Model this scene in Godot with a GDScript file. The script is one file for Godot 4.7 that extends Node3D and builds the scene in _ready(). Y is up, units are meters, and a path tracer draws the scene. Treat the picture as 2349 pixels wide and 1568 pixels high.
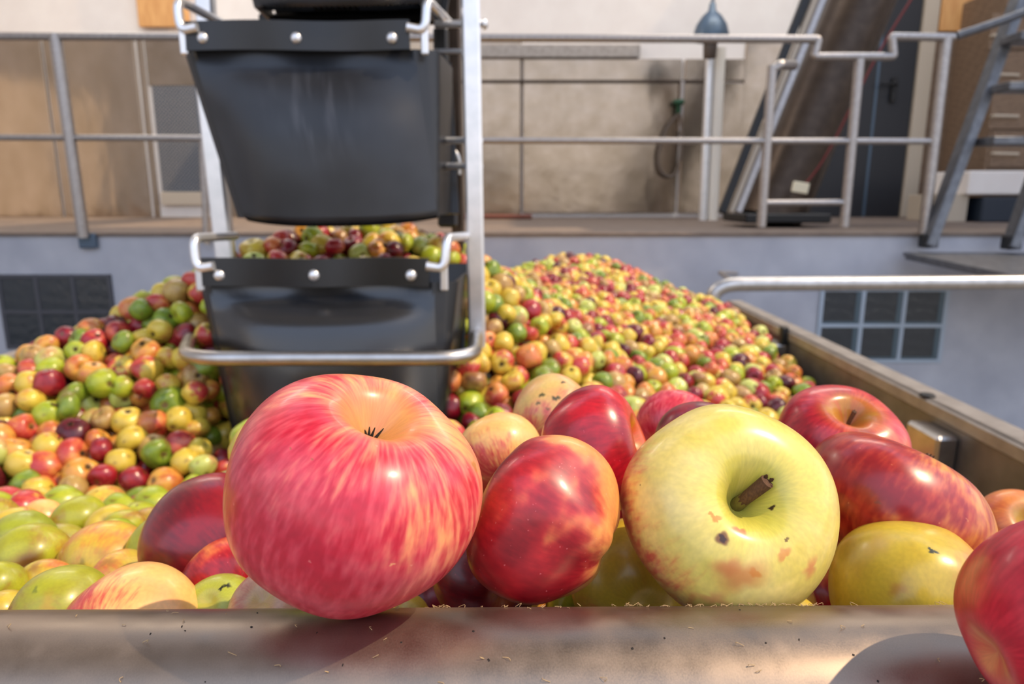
extends Node3D

# ---------------------------------------------------------------- camera model (2349 x 1568, 24 mm lens, 12 degrees down)
const F := 1583.0
const EYE := 1.55
const CP := 0.9781476
const SP := 0.2079117
const UPV := Vector3(0, 1, 0)

var rng := RandomNumberGenerator.new()
var names := {}
var M := {}

func P(px: float, py: float, d: float) -> Vector3:      # a point d metres in front of the eye, measured along the floor
	var u := (px - 1174.5) / F
	var v := (784.0 - py) / F
	var t := d / (CP + v * SP)
	return Vector3(u * t, EYE + (-SP + v * CP) * t, -d)

func Q(px: float, py: float, z: float) -> Vector3:      # the same by distance along the lens axis
	var u := (px - 1174.5) / F
	var v := (784.0 - py) / F
	return Vector3(u * z, EYE + (-SP + v * CP) * z, -(CP + v * SP) * z)

func to_px(p: Vector3) -> Vector3:
	var y := p.y - EYE
	var z := -y * SP - p.z * CP
	var v := y * CP - p.z * SP
	return Vector3(1174.5 + p.x / z * F, 784.0 - v / z * F, z)

# ---------------------------------------------------------------- naming
func numbered(called: String) -> String:
	if not names.has(called):
		names[called] = 0
		return called
	names[called] += 1
	return "%s_%03d" % [called, names[called]]

func tag(o: Node3D, label: String, category := "", group := "", kind := "") -> Node3D:
	if label: o.set_meta("label", label)
	if category: o.set_meta("category", category)
	if group: o.set_meta("group", group)
	if kind: o.set_meta("kind", kind)
	return o

func thing(called: String, label: String, category: String, at := Vector3.ZERO, group := "") -> Node3D:
	var o := Node3D.new()
	o.name = numbered(called)
	add_child(o)
	o.position = at
	tag(o, label, category, group)
	return o

# ---------------------------------------------------------------- geometry collector
var V := PackedVector3Array()
var N := PackedVector3Array()
var U := PackedVector2Array()
var I := PackedInt32Array()

func begin() -> void:
	V = PackedVector3Array(); N = PackedVector3Array(); U = PackedVector2Array(); I = PackedInt32Array()

func vt(p: Vector3, n: Vector3, uv := Vector2.ZERO) -> int:
	V.append(p); N.append(n); U.append(uv)
	return V.size() - 1

func tri(a: int, b: int, c: int) -> void:
	var g := (V[b] - V[a]).cross(V[c] - V[a])
	if g.dot(N[a] + N[b] + N[c]) > 0.0:
		I.append(a); I.append(c); I.append(b)
	else:
		I.append(a); I.append(b); I.append(c)

func quad(a: int, b: int, c: int, d: int) -> void:
	tri(a, b, c); tri(a, c, d)

func flat4(a: Vector3, b: Vector3, c: Vector3, d: Vector3, out: Vector3) -> void:
	var n := (b - a).cross(c - a)
	if n.length() < 1e-12: n = (c - a).cross(d - a)
	n = n.normalized()
	if n.dot(out) < 0: n = -n
	quad(vt(a, n, Vector2(0, 0)), vt(b, n, Vector2(1, 0)), vt(c, n, Vector2(1, 1)), vt(d, n, Vector2(0, 1)))

func to_mesh() -> ArrayMesh:
	var a := []
	a.resize(Mesh.ARRAY_MAX)
	a[Mesh.ARRAY_VERTEX] = V; a[Mesh.ARRAY_NORMAL] = N; a[Mesh.ARRAY_TEX_UV] = U; a[Mesh.ARRAY_INDEX] = I
	var m := ArrayMesh.new()
	m.add_surface_from_arrays(Mesh.PRIMITIVE_TRIANGLES, a)
	return m

func put(called: String, m: Mesh, mat: Material, parent: Node3D = null, at := Vector3.ZERO) -> MeshInstance3D:
	var o := MeshInstance3D.new()
	o.mesh = m
	o.material_override = mat
	o.name = numbered(called) if parent == null else called
	(self if parent == null else parent).add_child(o, true)
	o.position = at
	return o

func done(called: String, mat: Material, parent: Node3D = null) -> MeshInstance3D:
	return put(called, to_mesh(), mat, parent)

# a chamfered box between two corners, turned by b about its centre
func box_at(c: Vector3, size: Vector3, b := Basis(), ch := 0.003) -> void:
	var h := size / 2
	var k := minf(ch, minf(h.x, minf(h.y, h.z)) * 0.45)
	var ax := [Vector3(1, 0, 0), Vector3(0, 1, 0), Vector3(0, 0, 1)]
	for i in 3:
		var j := (i + 1) % 3
		var l := (i + 2) % 3
		for s in [-1, 1]:
			var o: Vector3 = ax[i] * h[i] * s
			var p := ax[j] * (h[j] - k) as Vector3
			var q := ax[l] * (h[l] - k) as Vector3
			flat4(c + b * (o - p - q), c + b * (o + p - q), c + b * (o + p + q), c + b * (o - p + q), b * o)
			for s2 in [-1, 1]:      # the edge between face i and face j
				var e: Vector3 = ax[i] * h[i] * s + ax[j] * (h[j] - k) * s2
				var e2: Vector3 = ax[i] * (h[i] - k) * s + ax[j] * h[j] * s2
				flat4(c + b * (e - q), c + b * (e + q), c + b * (e2 + q), c + b * (e2 - q), b * (e + e2))
	for sx in [-1, 1]:
		for sy in [-1, 1]:
			for sz in [-1, 1]:
				var sg := Vector3(sx, sy, sz)
				var pts := []
				for i in 3:
					var p := h - Vector3(k, k, k)
					p[i] = h[i]
					pts.append(c + b * (p * sg))
				var n := (b * sg).normalized()
				tri(vt(pts[0], n), vt(pts[1], n), vt(pts[2], n))

func box2(a: Vector3, b: Vector3, ch := 0.003) -> void:
	box_at((a + b) / 2, (b - a).abs(), Basis(), ch)

# a bar of rectangular section from a to b; w across, t along "face"
func bar(a: Vector3, b: Vector3, w: float, t: float, face := Vector3(0, 0, 1), ch := 0.003) -> void:
	var y := (b - a).normalized()
	var x := y.cross(face).normalized()
	var z := x.cross(y)
	box_at((a + b) / 2, Vector3(w, a.distance_to(b), t), Basis(x, y, z), ch)

func smooth_path(p: Array, r: float, n := 5) -> Array:    # round the corners of a polyline
	var out := [p[0]]
	for i in range(1, p.size() - 1):
		var a: Vector3 = p[i] + (p[i - 1] - p[i]).limit_length(minf(r, p[i].distance_to(p[i - 1]) * 0.49))
		var b: Vector3 = p[i] + (p[i + 1] - p[i]).limit_length(minf(r, p[i].distance_to(p[i + 1]) * 0.49))
		for k in n + 1:
			var t := float(k) / n
			out.append(a.lerp(p[i], t).lerp(p[i].lerp(b, t), t))
	out.append(p[-1])
	return out

func tube(p: Array, r: float, sides := 12, r_end := -1.0) -> void:
	if r_end < 0: r_end = r
	var up := Vector3(0, 1, 0)
	var first: Vector3 = (p[1] - p[0]).normalized()
	if absf(first.dot(up)) > 0.9: up = Vector3(1, 0, 0)
	var prev := []
	var run := 0.0
	for i in p.size():
		var d: Vector3 = (p[mini(i + 1, p.size() - 1)] - p[maxi(i - 1, 0)]).normalized()
		var x := d.cross(up).normalized()
		up = x.cross(d).normalized()
		var rr := lerpf(r, r_end, float(i) / (p.size() - 1))
		if i > 0: run += p[i].distance_to(p[i - 1])
		var ring := []
		for k in sides + 1:
			var a := TAU * k / sides
			var n := x * cos(a) + up * sin(a)
			ring.append(vt(p[i] + n * rr, n, Vector2(float(k) / sides, run / (TAU * r))))
		if i > 0:
			for k in sides: quad(prev[k], prev[k + 1], ring[k + 1], ring[k])
		if i == 0 or i == p.size() - 1:
			var n := -d if i == 0 else d
			var mid := vt(p[i], n)
			var cap := []
			for k in sides + 1:
				var a := TAU * k / sides
				cap.append(vt(p[i] + (x * cos(a) + up * sin(a)) * rr, n))
			for k in sides: tri(mid, cap[k], cap[k + 1])
		prev = ring

func lathe(profile: Array, c: Vector3, axis: Vector3, sides := 20) -> void:    # profile of (radius, height) along axis
	var y := axis.normalized()
	var x := y.cross(Vector3(0.31, 0.2, 0.93)).normalized()
	var z := x.cross(y)
	var prev := []
	for i in profile.size():
		var a: Vector2 = profile[maxi(i - 1, 0)]
		var b: Vector2 = profile[mini(i + 1, profile.size() - 1)]
		var d := (b - a).normalized()
		var ring := []
		for k in sides + 1:
			var w := TAU * k / sides
			var o := x * cos(w) + z * sin(w)
			var pr: Vector2 = profile[i]
			ring.append(vt(c + o * pr.x + y * pr.y, (o * d.y - y * d.x).normalized() * -1.0 if false else (o * d.y - y * d.x).normalized(), Vector2(float(k) / sides, float(i) / (profile.size() - 1))))
		if i > 0:
			for k in sides: quad(prev[k], prev[k + 1], ring[k + 1], ring[k])
		prev = ring

# a sheet of thickness th through a grid of points (rows x cols), shown from both sides
func sheet(g: Array, th: float, toward: Vector3) -> void:
	var rows := g.size()
	var cols: int = g[0].size()
	var nn := []
	for i in rows:
		var row := []
		for j in cols:
			var du: Vector3 = g[i][mini(j + 1, cols - 1)] - g[i][maxi(j - 1, 0)]
			var dv: Vector3 = g[mini(i + 1, rows - 1)][j] - g[maxi(i - 1, 0)][j]
			var n := du.cross(dv).normalized()
			row.append(n if n.dot(toward) > 0 or i > 0 and n.dot(nn[i - 1][j]) > 0 else -n)
		nn.append(row)
	for s in [0.0, 1.0]:
		var ids := []
		for i in rows:
			var row := []
			for j in cols:
				var n: Vector3 = nn[i][j]
				row.append(vt(g[i][j] - n * th * s, n if s == 0.0 else -n, Vector2(float(j) / (cols - 1), float(i) / (rows - 1))))
			ids.append(row)
		for i in rows - 1:
			for j in cols - 1: quad(ids[i][j], ids[i][j + 1], ids[i + 1][j + 1], ids[i + 1][j])
	for j in cols - 1:
		for i in [0, rows - 1]:
			var out: Vector3 = g[i][j] - g[1 if i == 0 else rows - 2][j]
			flat4(g[i][j], g[i][j + 1], g[i][j + 1] - nn[i][j + 1] * th, g[i][j] - nn[i][j] * th, out)
	for i in rows - 1:
		for j in [0, cols - 1]:
			var out: Vector3 = g[i][j] - g[i][1 if j == 0 else cols - 2]
			flat4(g[i][j], g[i + 1][j], g[i + 1][j] - nn[i + 1][j] * th, g[i][j] - nn[i][j] * th, out)

# ---------------------------------------------------------------- materials
func mat(c: Color, rough := 0.6, metal := 0.0) -> StandardMaterial3D:
	var m := StandardMaterial3D.new()
	m.albedo_color = c
	m.roughness = rough
	m.metallic = metal
	return m

func noise(freq: float, s: int, oct := 4) -> FastNoiseLite:
	var n := FastNoiseLite.new()
	n.seed = s
	n.noise_type = FastNoiseLite.TYPE_SIMPLEX_SMOOTH
	n.frequency = freq
	n.fractal_octaves = oct
	return n

func noise_tex(freq: float, s: int, size := 256, ramp: Array = [], normal := false, strength := 4.0) -> NoiseTexture2D:
	var t := NoiseTexture2D.new()
	t.width = size; t.height = size
	t.seamless = true
	t.noise = noise(freq, s)
	if normal:
		t.as_normal_map = true
		t.bump_strength = strength
	if ramp.size():
		var g := Gradient.new()
		g.offsets = PackedFloat32Array()
		g.colors = PackedColorArray()
		for i in ramp.size(): g.add_point(float(i) / (ramp.size() - 1), ramp[i])
		while g.get_point_count() > ramp.size(): g.remove_point(0)
		t.color_ramp = g
	return t

func triplanar(m: StandardMaterial3D, scale: Vector3) -> StandardMaterial3D:
	m.uv1_triplanar = true
	m.uv1_world_triplanar = true
	m.uv1_scale = scale
	return m

func grainy(c1: Color, c2: Color, rough: float, metal: float, scale: Vector3, freq := 0.02, s := 1) -> StandardMaterial3D:
	var m := mat(Color.WHITE, rough, metal)
	m.albedo_texture = noise_tex(freq, s, 256, [c1, c1.lerp(c2, 0.5), c2])
	return triplanar(m, scale)

func make_materials() -> void:
	M.steel = grainy(Color(0.66, 0.645, 0.63), Color(0.80, 0.79, 0.78), 0.34, 1.0, Vector3(3, 3, 3), 0.02, 3)
	M.bright = grainy(Color(0.86, 0.87, 0.88), Color(0.93, 0.93, 0.94), 0.30, 0.75, Vector3(4, 4, 4), 0.02, 4)
	M.galv = grainy(Color(0.60, 0.58, 0.57), Color(0.70, 0.68, 0.67), 0.40, 0.9, Vector3(5, 5, 5), 0.03, 5)
	M.clad = grainy(Color(0.60, 0.54, 0.47), Color(0.68, 0.62, 0.56), 0.20, 1.0, Vector3(1.2, 1.2, 1.2), 0.012, 6)
	M.clad.normal_enabled = true
	M.clad.normal_texture = noise_tex(0.008, 7, 256, [], true, 3.0)
	M.clad.normal_scale = 0.14
	M.cladwave = M.clad.duplicate()
	M.cladwave.roughness = 0.17
	M.cladwave.normal_texture = noise_tex(0.006, 77, 256, [], true, 4.0)
	M.cladwave.normal_scale = 0.22
	M.cladwave.uv1_scale = Vector3(0.9, 0.5, 0.9)
	M.darksteel = grainy(Color(0.24, 0.20, 0.17), Color(0.33, 0.28, 0.24), 0.4, 0.8, Vector3(2, 2, 2), 0.02, 8)
	M.rim = grainy(Color(0.56, 0.53, 0.50), Color(0.66, 0.63, 0.60), 0.48, 0.6, Vector3(3, 3, 3), 0.02, 9)
	M.binwall = grainy(Color(0.40, 0.37, 0.34), Color(0.52, 0.49, 0.46), 0.42, 0.6, Vector3(2, 2, 2), 0.02, 10)
	M.stairsteel = grainy(Color(0.36, 0.37, 0.39), Color(0.48, 0.49, 0.51), 0.45, 0.6, Vector3(3, 3, 3), 0.02, 11)
	M.whitewall = grainy(Color(0.90, 0.875, 0.855), Color(0.93, 0.91, 0.89), 0.85, 0.0, Vector3(0.6, 0.6, 0.6), 0.02, 12)
	M.plinth = grainy(Color(0.64, 0.65, 0.69), Color(0.73, 0.74, 0.77), 0.75, 0.0, Vector3(0.7, 0.7, 0.7), 0.015, 13)
	M.deck = grainy(Color(0.42, 0.36, 0.32), Color(0.50, 0.44, 0.39), 0.7, 0.0, Vector3(1.5, 1.5, 1.5), 0.02, 14)
	M.concrete = grainy(Color(0.42, 0.40, 0.38), Color(0.55, 0.53, 0.50), 0.7, 0.0, Vector3(0.8, 0.8, 0.8), 0.02, 15)
	M.ceiling = mat(Color(0.86, 0.85, 0.83), 0.9)
	M.wood = grainy(Color(0.78, 0.56, 0.33), Color(0.88, 0.68, 0.44), 0.6, 0.0, Vector3(5, 0.5, 5), 0.03, 16)
	M.rubber = grainy(Color(0.10, 0.105, 0.115), Color(0.125, 0.13, 0.145), 0.34, 0.0, Vector3(3, 1.4, 3), 0.02, 17)
	M.black = mat(Color(0.05, 0.05, 0.055), 0.5)
	M.door = mat(Color(0.115, 0.12, 0.14), 0.5)
	M.bluebox = mat(Color(0.10, 0.15, 0.21), 0.5)
	M.cabinet = grainy(Color(0.42, 0.34, 0.27), Color(0.52, 0.43, 0.35), 0.6, 0.0, Vector3(2, 6, 2), 0.02, 18)
	M.beige = mat(Color(0.72, 0.67, 0.60), 0.6)
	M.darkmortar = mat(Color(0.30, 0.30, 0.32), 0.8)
	M.mortar = mat(Color(0.66, 0.71, 0.76), 0.8)
	M.glassblock = mat(Color(0.10, 0.14, 0.17), 0.12)
	M.glassblock.clearcoat_enabled = true
	M.glassblock.clearcoat = 0.6
	M.glassblock.normal_enabled = true
	M.glassblock.normal_texture = noise_tex(0.03, 20, 128, [], true, 3.0)
	M.glassblock.normal_scale = 0.4
	triplanar(M.glassblock, Vector3(4, 4, 4))
	M.glasslight = mat(Color(0.30, 0.37, 0.41), 0.25)  # pale colour for the light caught in the block edges
	M.red = mat(Color(0.42, 0.08, 0.08), 0.6)
	M.pvc = mat(Color(0.88, 0.86, 0.82), 0.5)
	M.tag = mat(Color(0.92, 0.88, 0.76), 0.6)
	M.bluegrey = mat(Color(0.30, 0.37, 0.44), 0.4, 0.3)
	M.green = mat(Color(0.10, 0.30, 0.20), 0.5)
	M.hose = mat(Color(0.36, 0.31, 0.27), 0.5)
	M.stem = grainy(Color(0.25, 0.15, 0.09), Color(0.42, 0.28, 0.16), 0.8, 0.0, Vector3(120, 60, 120), 0.03, 21)
	M.greenstem = grainy(Color(0.50, 0.48, 0.18), Color(0.42, 0.33, 0.15), 0.7, 0.0, Vector3(90, 60, 90), 0.03, 22)
	M.sepal = mat(Color(0.16, 0.14, 0.09), 0.85)
	M.fibre = mat(Color(0.74, 0.62, 0.44), 0.8)
	M.speck = mat(Color(0.12, 0.09, 0.07), 0.8)

# ---------------------------------------------------------------- apples
func apple_point(t: float, th: float, o: Dictionary, nz: FastNoiseLite) -> Vector3:
	var s := sin(t)
	var c := cos(t)
	var rho := pow(maxf(s, 0.0), o.get("square", 0.86))
	var y: float = o.h * signf(c) * pow(absf(c), 0.95)
	var low := smoothstep(-0.5, 1.0, -c)
	var lobe: float = 1.0 + o.lobe * cos(5.0 * th + o.get("phase", 0.0)) * (0.25 + 0.75 * low)
	var a: float = o.cav if c > 0 else -o.get("basin", 0.16)
	var w: float = o.get("cw", 0.30) if c > 0 else o.get("bw", 0.27)
	y -= a * (0.72 * exp(-pow(rho / (w * 0.75), 2.0)) + 0.28 * exp(-pow(rho / (w * 1.55), 2.0)))
	y += 0.5 * o.lobe * cos(5.0 * th + o.get("phase", 0.0)) * low * -rho * (1.0 - rho) * 2.0
	rho *= (1.0 + o.taper * c) * lobe
	var p := Vector3(rho * cos(th), y, rho * sin(th))
	var d := Vector3(s * cos(th), c, s * sin(th))
	p *= 1.0 + o.get("bump", 0.035) * nz.get_noise_3d(d.x, d.y, d.z)
	p.x += o.get("lean", 0.0) * c
	return p

func apple_mesh(r: float, o: Dictionary, nu: int, nv: int) -> ArrayMesh:
	var nz := noise(0.7, o.get("seed", 1), 1)
	begin()
	var pts := PackedVector3Array()
	for i in nv + 1:
		var t := PI * i / nv
		for j in nu + 1:
			pts.append(apple_point(t, TAU * (j % nu) / nu, o, nz) * r)
	var w := nu + 1
	for i in nv + 1:
		for j in nu + 1:
			var jl := (j - 1 + nu) % nu
			var jr := (j + 1) % nu
			var du: Vector3
			var dv: Vector3
			var n: Vector3
			if i == 0: n = Vector3(0, 1, 0)
			elif i == nv: n = Vector3(0, -1, 0)
			else:
				du = pts[i * w + jr] - pts[i * w + jl]
				dv = pts[(i + 1) * w + j] - pts[(i - 1) * w + j]
				n = du.cross(dv).normalized()
			V.append(pts[i * w + j]); N.append(n); U.append(Vector2(float(j) / nu, float(i) / nv))
	for i in nv:
		for j in nu:
			var a := i * w + j
			if i > 0: I.append(a); I.append(a + w + 1); I.append(a + 1)
			if i < nv - 1: I.append(a); I.append(a + w); I.append(a + w + 1)
	return to_mesh()

func layer(w: int, h: int, squash: int, freq: float, s: int, oct := 3) -> PackedByteArray:
	var im := noise(freq, s, oct).get_seamless_image(w, maxi(h / squash, 8))
	if squash > 1: im.resize(w, h, Image.INTERPOLATE_CUBIC)
	im.convert(Image.FORMAT_L8)
	return im.get_data()

# skin: ground colours g1 g2, blush colours b1 b2 growing from the side "dir", streaks along the meridians
func skin(w: int, h: int, o: Dictionary) -> Image:
	var s: int = o.get("seed", 1)
	var fine := layer(w, h, o.get("long", 4), 64.0 / w, s + 11, 4)
	var wide := layer(w, h, 2, 14.0 / w, s + 23, 3)
	var blot := layer(w, h, 1, 3.2 / w * 1.4, s + 37, 4)
	var grain := layer(w, h, 1, 60.0 / w, s + 51, 2)
	var g1: Color = o.g1; var g2: Color = o.g2; var b1: Color = o.b1; var b2: Color = o.b2
	var dir: Vector3 = o.dir
	var lo: float = o.lo; var hi: float = o.hi
	var ks: float = o.get("streak", 0.35)
	var kf: float = o.get("fine", 1.0)
	var kb: float = o.get("blot", 0.35)
	var sc: Color = o.get("stem_c", g1.lerp(Color(0.62, 0.55, 0.22), 0.6))
	var cc: Color = o.get("calyx_c", g1.lerp(Color(0.75, 0.66, 0.30), 0.5))
	var sw: float = o.get("stem_w", 0.10)
	var cw: float = o.get("calyx_w", 0.08)
	var out := PackedByteArray()
	out.resize(w * h * 3)
	var k := 0
	var q := 0
	var cs := PackedFloat32Array()
	var sn := PackedFloat32Array()
	for x in w:
		cs.append(cos(TAU * x / w)); sn.append(sin(TAU * x / w))
	for y in h:
		var v := (y + 0.5) / h
		var st := sin(PI * v)
		var base := cos(PI * v) * dir.y
		var fade := smoothstep(0.0, 0.55, st)
		var stem_m := 1.0 - smoothstep(sw * 0.4, sw * 1.6, v)
		var cal_m := 1.0 - smoothstep(cw * 0.4, cw * 1.6, 1.0 - v)
		for x in w:
			var f := (fine[q] - 128) / 128.0 * fade * kf
			var l := (wide[q] - 128) / 128.0 * fade
			var b := (blot[q] - 128) / 128.0
			var gr := (grain[q] - 128) / 128.0
			var e := base + st * (cs[x] * dir.x + sn[x] * dir.z)
			var m := clampf((e + ks * (f * 0.9 + l) + kb * b - lo) / (hi - lo), 0.0, 1.0)
			m = m * m * (3.0 - 2.0 * m)
			var c1 := g1.lerp(g2, clampf(0.5 + b * 0.9 + l * 0.2, 0.0, 1.0))
			var c2 := b1.lerp(b2, clampf(0.5 + f * 0.8 + b * 0.6 - l * 0.3, 0.0, 1.0))
			var c := c1.lerp(c2, m)
			if stem_m > 0.0: c = c.lerp(sc, clampf(stem_m * (0.85 + b * 0.5), 0.0, 1.0))
			if cal_m > 0.0: c = c.lerp(cc, clampf(cal_m * (0.85 + b * 0.5), 0.0, 1.0))
			var br := 255.0 * (1.0 + 0.045 * gr)
			out[k] = int(clampf(c.r * br, 0, 255)); out[k + 1] = int(clampf(c.g * br, 0, 255)); out[k + 2] = int(clampf(c.b * br, 0, 255))
			k += 3
			q += 1
	var im := Image.create_from_data(w, h, false, Image.FORMAT_RGB8, out)
	var r := RandomNumberGenerator.new()
	r.seed = s * 7 + 3
	for i in o.get("dots", 0):      # lenticels
		var v := acos(r.randf_range(-0.93, 0.93)) / PI
		spot(im, r.randf(), v, r.randf_range(0.006, 0.013), o.get("dot_c", g1.lightened(0.25)), 0.55, 0.8, r)
	for a in o.get("spots", []):
		spot(im, a[0], a[1], a[2], a[3], a[4], a[5], r)
	return im

# a blot: centre (u, v), radius in radians, colour, strength, raggedness
func spot(im: Image, u: float, v: float, rad: float, c: Color, strength: float, rag: float, r: RandomNumberGenerator) -> void:
	var w := im.get_width()
	var h := im.get_height()
	var st := maxf(sin(PI * v), 0.05)
	var ry := maxf(rad / PI * h, 0.75)
	var rx := maxf(rad / TAU * w / st, 0.75)
	var ph := [r.randf() * TAU, r.randf() * TAU, r.randf() * TAU]
	for dy in range(-ceili(ry * 1.6), ceili(ry * 1.6) + 1):
		var y := int(v * h) + dy
		if y < 0 or y >= h: continue
		for dx in range(-ceili(rx * 1.6), ceili(rx * 1.6) + 1):
			var a := atan2(dy / ry, dx / rx)
			var d := Vector2(dx / rx, dy / ry).length() / (1.0 + rag * 0.3 * (sin(2 * a + ph[0]) + 0.7 * sin(3 * a + ph[1]) + 0.5 * sin(5 * a + ph[2])))
			var m := strength * (1.0 - smoothstep(0.15 if rad > 0.09 else 0.55, 1.15 if rad > 0.09 else 1.05, d))
			if m <= 0.0: continue
			var x := posmod(int(u * w) + dx, w)
			im.set_pixel(x, y, im.get_pixel(x, y).lerp(c, m))

func skin_mat(im: Image, rough := 0.36) -> StandardMaterial3D:
	var m := mat(Color.WHITE, rough)
	im.generate_mipmaps()
	m.albedo_texture = ImageTexture.create_from_image(im)
	m.metallic_specular = 0.5
	m.clearcoat_enabled = true
	m.clearcoat = 0.25
	m.clearcoat_roughness = 0.16
	m.subsurf_scatter_enabled = true
	m.subsurf_scatter_strength = 0.08
	return m

func stem_part(parent: Node3D, r: float, base_y: float, length: float, lean: Vector3, thick: float, m: Material) -> MeshInstance3D:
	begin()
	var p := []
	for i in 7:
		var t := i / 6.0
		p.append(Vector3(0, base_y, 0) + Vector3(0, 1, 0) * length * t + lean * length * t * t)
	tube(p, thick * 0.85, 9, thick * 1.15)
	var e: Vector3 = p[-1]
	for k in 5:
		var a := TAU * k / 5
		tube([e + Vector3(cos(a), -0.3, sin(a)) * thick * 0.75, e + Vector3(cos(a) * thick * 0.95, thick * rng.randf_range(0.1, 0.5), sin(a) * thick * 0.95)], thick * 0.35, 5, thick * 0.08)
	return done("stem", m, parent)

func calyx_part(parent: Node3D, base_y: float, size: float) -> MeshInstance3D:
	begin()
	for k in 9:
		var a := TAU * k / 9 + rng.randf() * 0.3
		var o := Vector3(cos(a), 0, sin(a))
		var s := size * rng.randf_range(0.7, 1.15)
		var p := []
		for i in 4:
			var t := i / 3.0
			p.append(Vector3(0, base_y, 0) + o * s * (0.15 + 0.5 * t * (0.6 if k % 2 else 1.0)) + Vector3(0, -1, 0) * s * (0.75 * t))
		tube(p, size * 0.14, 5, size * 0.03)
	return done("calyx", M.sepal, parent)

var fore := []      # [centre, radius] of the apples in front, for the count of what shows of the heap

func view_basis(p: Vector3) -> Basis:
	var z := (Vector3(0, EYE, 0) - p).normalized()
	var x := UPV.cross(z).normalized()
	return Basis(x, z.cross(x), z)

# pixel and lens distance give the place; axis (stem end) and blush side are told as seen: x right, y up, z towards the eye
func fore_apple(d: Dictionary, label: String) -> Node3D:
	var c := Q(d.x, d.y, d.z)
	var r: float = d.r * d.z / F
	fore.append([c, r])
	var vb := view_basis(c)
	var y: Vector3 = (vb * (d.axis as Vector3)).normalized()
	var x := y.cross(vb.z if absf(y.dot(vb.z)) < 0.95 else vb.y).normalized().rotated(y, d.get("spin", 0.0))
	var b := Basis(x, y, x.cross(y))
	var o := {"h": 0.86, "lobe": 0.014, "cav": 0.36, "taper": 0.06, "seed": 1}
	o.merge(d.get("shape", {}), true)
	var s: Dictionary = d.skin.duplicate()
	s.seed = o.seed
	s.dir = (b.inverse() * (vb * (d.blush as Vector3).normalized()))
	var spots := []
	for a in d.get("marks", []):      # [px, py, radius in radians, colour, strength, raggedness]
		var ray := (Q(a[0], a[1], 1.0) - Vector3(0, EYE, 0)).normalized()
		var oc := Vector3(0, EYE, 0) - c
		var bq := oc.dot(ray)
		var disc := bq * bq - oc.length_squared() + r * r * 0.93
		if disc < 0: continue
		var hit: Vector3 = b.inverse() * (oc + ray * (-bq - sqrt(disc))) / r
		var rho := Vector2(hit.x, hit.z).length()
		var tt := atan2(pow(rho, 1.0 / 0.86), hit.y / o.h)
		spots.append([fposmod(atan2(hit.z, hit.x) / TAU, 1.0), tt / PI, a[2], a[3], a[4], a[5]])
	s.spots = spots
	var big: int = d.get("tex", 256)
	var im := skin(big, big / 2, s)
	var root := thing("apple", label, "apple", c)
	root.basis = b
	var seg: int = d.get("seg", 64)
	put("skin", apple_mesh(r, o, seg, seg * 2 / 3), skin_mat(im, d.get("rough", 0.36)), root)
	if d.has("stem"):
		var sd: Array = d.stem      # length, lean as seen, thickness, material
		stem_part(root, r, (o.h - o.cav) * r - 0.001, sd[0], b.inverse() * (vb * (sd[1] as Vector3)), sd[2], sd[3])
	if d.has("collar"):
		begin()
		var ln: Vector3 = b.inverse() * (vb * (d.stem[1] as Vector3)) * d.stem[0]
		var cp := []
		for i in 5:
			var t := i / 4.0 * 0.55
			cp.append(Vector3(0, (o.h - o.cav) * r - 0.0015, 0) + Vector3(0, d.stem[0] * t, 0) + ln * t * t)
		tube(cp, d.stem[2] * 1.25, 12, d.stem[2] * 0.98)
		done("stem_base", M.greenstem, root)
	if d.has("calyx"):
		calyx_part(root, -(o.h - o.get("basin", 0.16)) * r + 0.001, d.calyx)
	return root

func C(r: int, g: int, b: int) -> Color:
	return Color(r / 255.0, g / 255.0, b / 255.0)

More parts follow.
